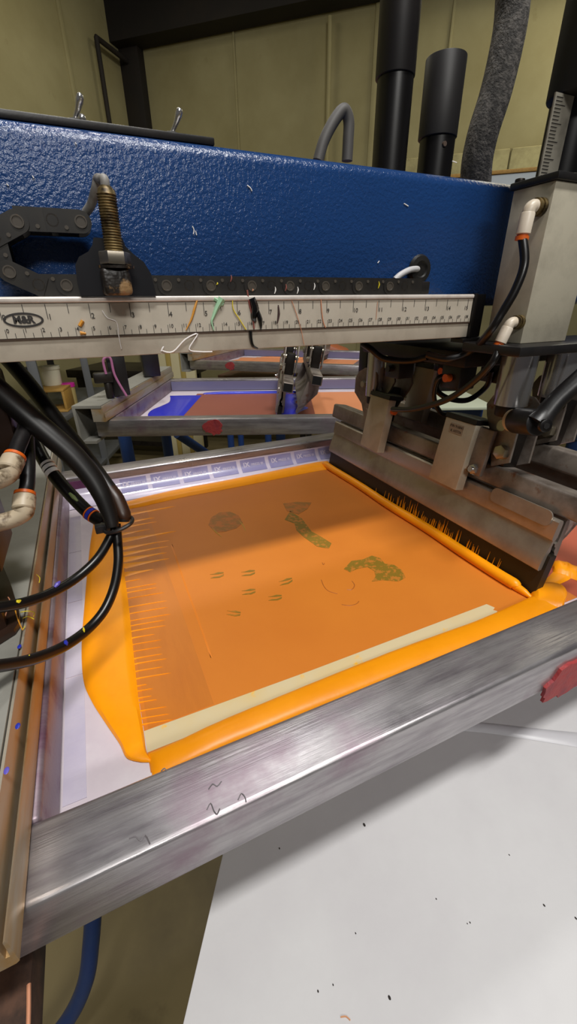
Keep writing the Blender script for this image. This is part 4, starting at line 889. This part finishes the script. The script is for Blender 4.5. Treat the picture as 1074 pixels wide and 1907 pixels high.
# ================================================================= BACKGROUND
# steel shelf with tubs
SH = Matrix.Translation(on(120, 752, d=2.7)) @ Matrix.Rotation(-math.radians(20), 4, 'Z')   # local y runs along the shelf
zs = SH.translation.z
t = Thing('shelf_unit', 'grey steel shelf unit at the left behind the second station', 'shelf', SH.translation-Vector((0, 0, zs+EYE)))
for dz in (0, .42, -.42):
    mb = MB(); mb.box(-.30, .14, -.55, .60, -.03+dz, dz, .003, M=SH); t.part('shelf_board', mb, SHELFST)
for x_, y_ in ((.12, -.53), (.12, .16), (-.28, -.53), (-.28, .58)):
    q = SH @ Vector((x_, y_, 0)); mb = MB(); mb.box(q.x-.022, q.x+.022, q.y-.022, q.y+.022, -EYE, zs+.85, .002); t.part('post', mb, SHELFST)
def tub(name, label, px, py, d, r, h, body, lid, lm):
    p = on(px, py, d=d); p.z = lid; t = Thing(name, label, 'tub', p)
    mb = MB(); mb.lathe([(0, r*.9), (.004, r*.93), (h*.9, r), (h, r*.96)], p, (0, 0, 1), 24); b_ = t.part('body', mb, body)
    mb = MB(); mb.lathe([(h*.86, r*1.01), (h*.86, r*1.07), (h*1.02, r*1.07), (h*1.03, r*.98)], p, (0, 0, 1), 24); t.part('lid', mb, lm)
tubw = mat('white tub plastic', 'dcd8c2', .5)
# wooden crate open at the front
CR = Matrix.Translation(on(108, 764, d=2.55)) @ Matrix.Rotation(-math.radians(12), 4, 'Z'); CR.translation.z = zs+.001
t = Thing('wooden_crate', 'small open wooden box on the grey shelf', 'crate', CR.translation)
for a in ((-.078, .078, -.08, .10, 0, .013), (-.078, .078, -.08, .10, .117, .13), (-.078, -.064, -.08, .10, .013, .117), (.064, .078, -.08, .10, .013, .117)):
    mb = MB(); mb.box(*a, .002, M=CR); t.part('board', mb, WOOD)
zc_ = zs+.1315
tub('ink_tub', 'white lidded ink tub standing on the wooden box', 99, 715, 2.58, .055, .108, tubw, zc_, tubw)
tub('ink_jar', 'clear jar with blue and white lid on the wooden box', 66, 716, 2.60, .040, .10, mat('murky jar', '7d7466', .3, 0, var='5a4a40', vscale=30), zc_, mat('blue lid', '2b3f8e', .4))
tub('ink_jar', 'pink-lidded pale jar beside the wooden box', 132, 745, 2.66, .040, .13, mat('pale jar', 'b8a46c', .4), zs+.001, PINK)
# white box behind the press and cream panel, misc shop furniture
t = Thing('white_cabinet', 'white machine cabinet top behind the right end of the arm', 'cabinet', (1.9, 2.0, -EYE))
p = on(960, 322, d=2.9); CM = Matrix.Translation((p.x, p.y, 0)) @ Matrix.Rotation(-math.radians(41.6), 4, 'Z')
mb = MB(); mb.box(-.55, 1.2, 0, .7, p.z-.42, p.z, .01, M=CM); t.part('body', mb, mat('white enamel', 'b9c3cc', .45))
mb = MB(); mb.box(-.56, 1.21, -.01, .02, p.z+.001, p.z+.022, .002, M=CM); t.part('edge_strip', mb, WOOD)
for x_ in (-.5, 1.1):
    for y_ in (.06, .62): mb = MB(); mb.box(x_, x_+.06, y_, y_+.06, -EYE, p.z-.42, M=CM); t.part('leg', mb, DARKSTEEL)
p = on(331, 690, d=2.75); mb = MB(); CM = Matrix.Translation((p.x, p.y, 0)) @ Matrix.Rotation(-math.radians(30), 4, 'Z')
t = Thing('cream_panel', 'cream ribbed panel standing beyond the second holder channel', 'panel', (p.x, p.y, -EYE))
mb.box(-.12, .12, -.02, .02, -EYE, .3, .004, M=CM); t.part('sheet', mb, CREAM)
for x_ in (-.06, .03): mb = MB(); mb.box(x_, x_+.03, -.035, -.0205, -EYE, .3, .003, M=CM); t.part('rib', mb, mat('ochre rib', 'a8914c', .6))
# dark benches that fill the gap under the arm
for k, (px, py, d, sx, h, m, lab) in enumerate(((230, 690, 3.3, .5, .06, DARKSTEEL, 'dark workbench behind the second holder channel'), (430, 660, 3.6, .7, .05, mat('grey green bench', '4c5048', .6), 'grey-green bench far behind the third screen'))):
    p = on(px, py, d=d); t = Thing('workbench', lab, 'bench', (p.x, p.y, -EYE)); CM = Matrix.Translation((p.x, p.y, 0)) @ Matrix.Rotation(-math.radians(35), 4, 'Z')
    mb = MB(); mb.box(-sx, sx, -.02, .5, p.z-h, p.z, .004, M=CM); t.part('top', mb, m)
    for x_ in (-sx+.05, sx-.1):
        for y_ in (.02, .43): mb = MB(); mb.box(x_, x_+.05, y_, y_+.05, -EYE, p.z-h, M=CM); t.part('leg', mb, DARKSTEEL)
    mb = MB(); mb.box(-sx+.1, sx-.15, .02, .45, p.z-.62, p.z-.58, M=CM); t.part('lower_shelf', mb, m)
bpy.context.view_layer.update()
# ---------------------------------------------------------------- repeats of one kind share a group phrase
GROUPS = {'screen_frame': 'screen frames of the print stations', 'frame_holder': 'frame holder channels', 'squeegee': 'squeegees of the print stations', 'carrier_bar': 'squeegee carrier bars',
          'flood_carrier_bar': 'flood carrier bars', 'clamp_block': 'clamp blocks on the squeegee head', 'chrome_rod': 'chrome guide rods', 'air_hose': 'black air hoses', 'thin_hose': 'thin looping hoses',
          'thick_hose': 'thick sheathed hoses', 'elbow_hose': 'hoses of the grimy elbows', 'ink_bead': 'ink ridges around the stencil', 'ink_puddle': 'ink puddles on the screens', 'blue_post': 'blue tube posts under the second station',
          'pallet': 'print pallets', 'ink_jar': 'jars on the shelf', 'workbench': 'benches along the wall', 'air_cylinder': 'black air cylinders on the arm', 'carriage_block': 'carriage blocks', 'valve_post': 'black posts on the second holder'}
names = {}
for o in COL.objects:
    if o.parent is None and o.get('label'): names.setdefault(o.name.split('.')[0], []).append(o)
for k, g in GROUPS.items():
    if len(names.get(k, [])) > 1:
        for o in names[k]: o['group'] = g
bpy.context.view_layer.update()
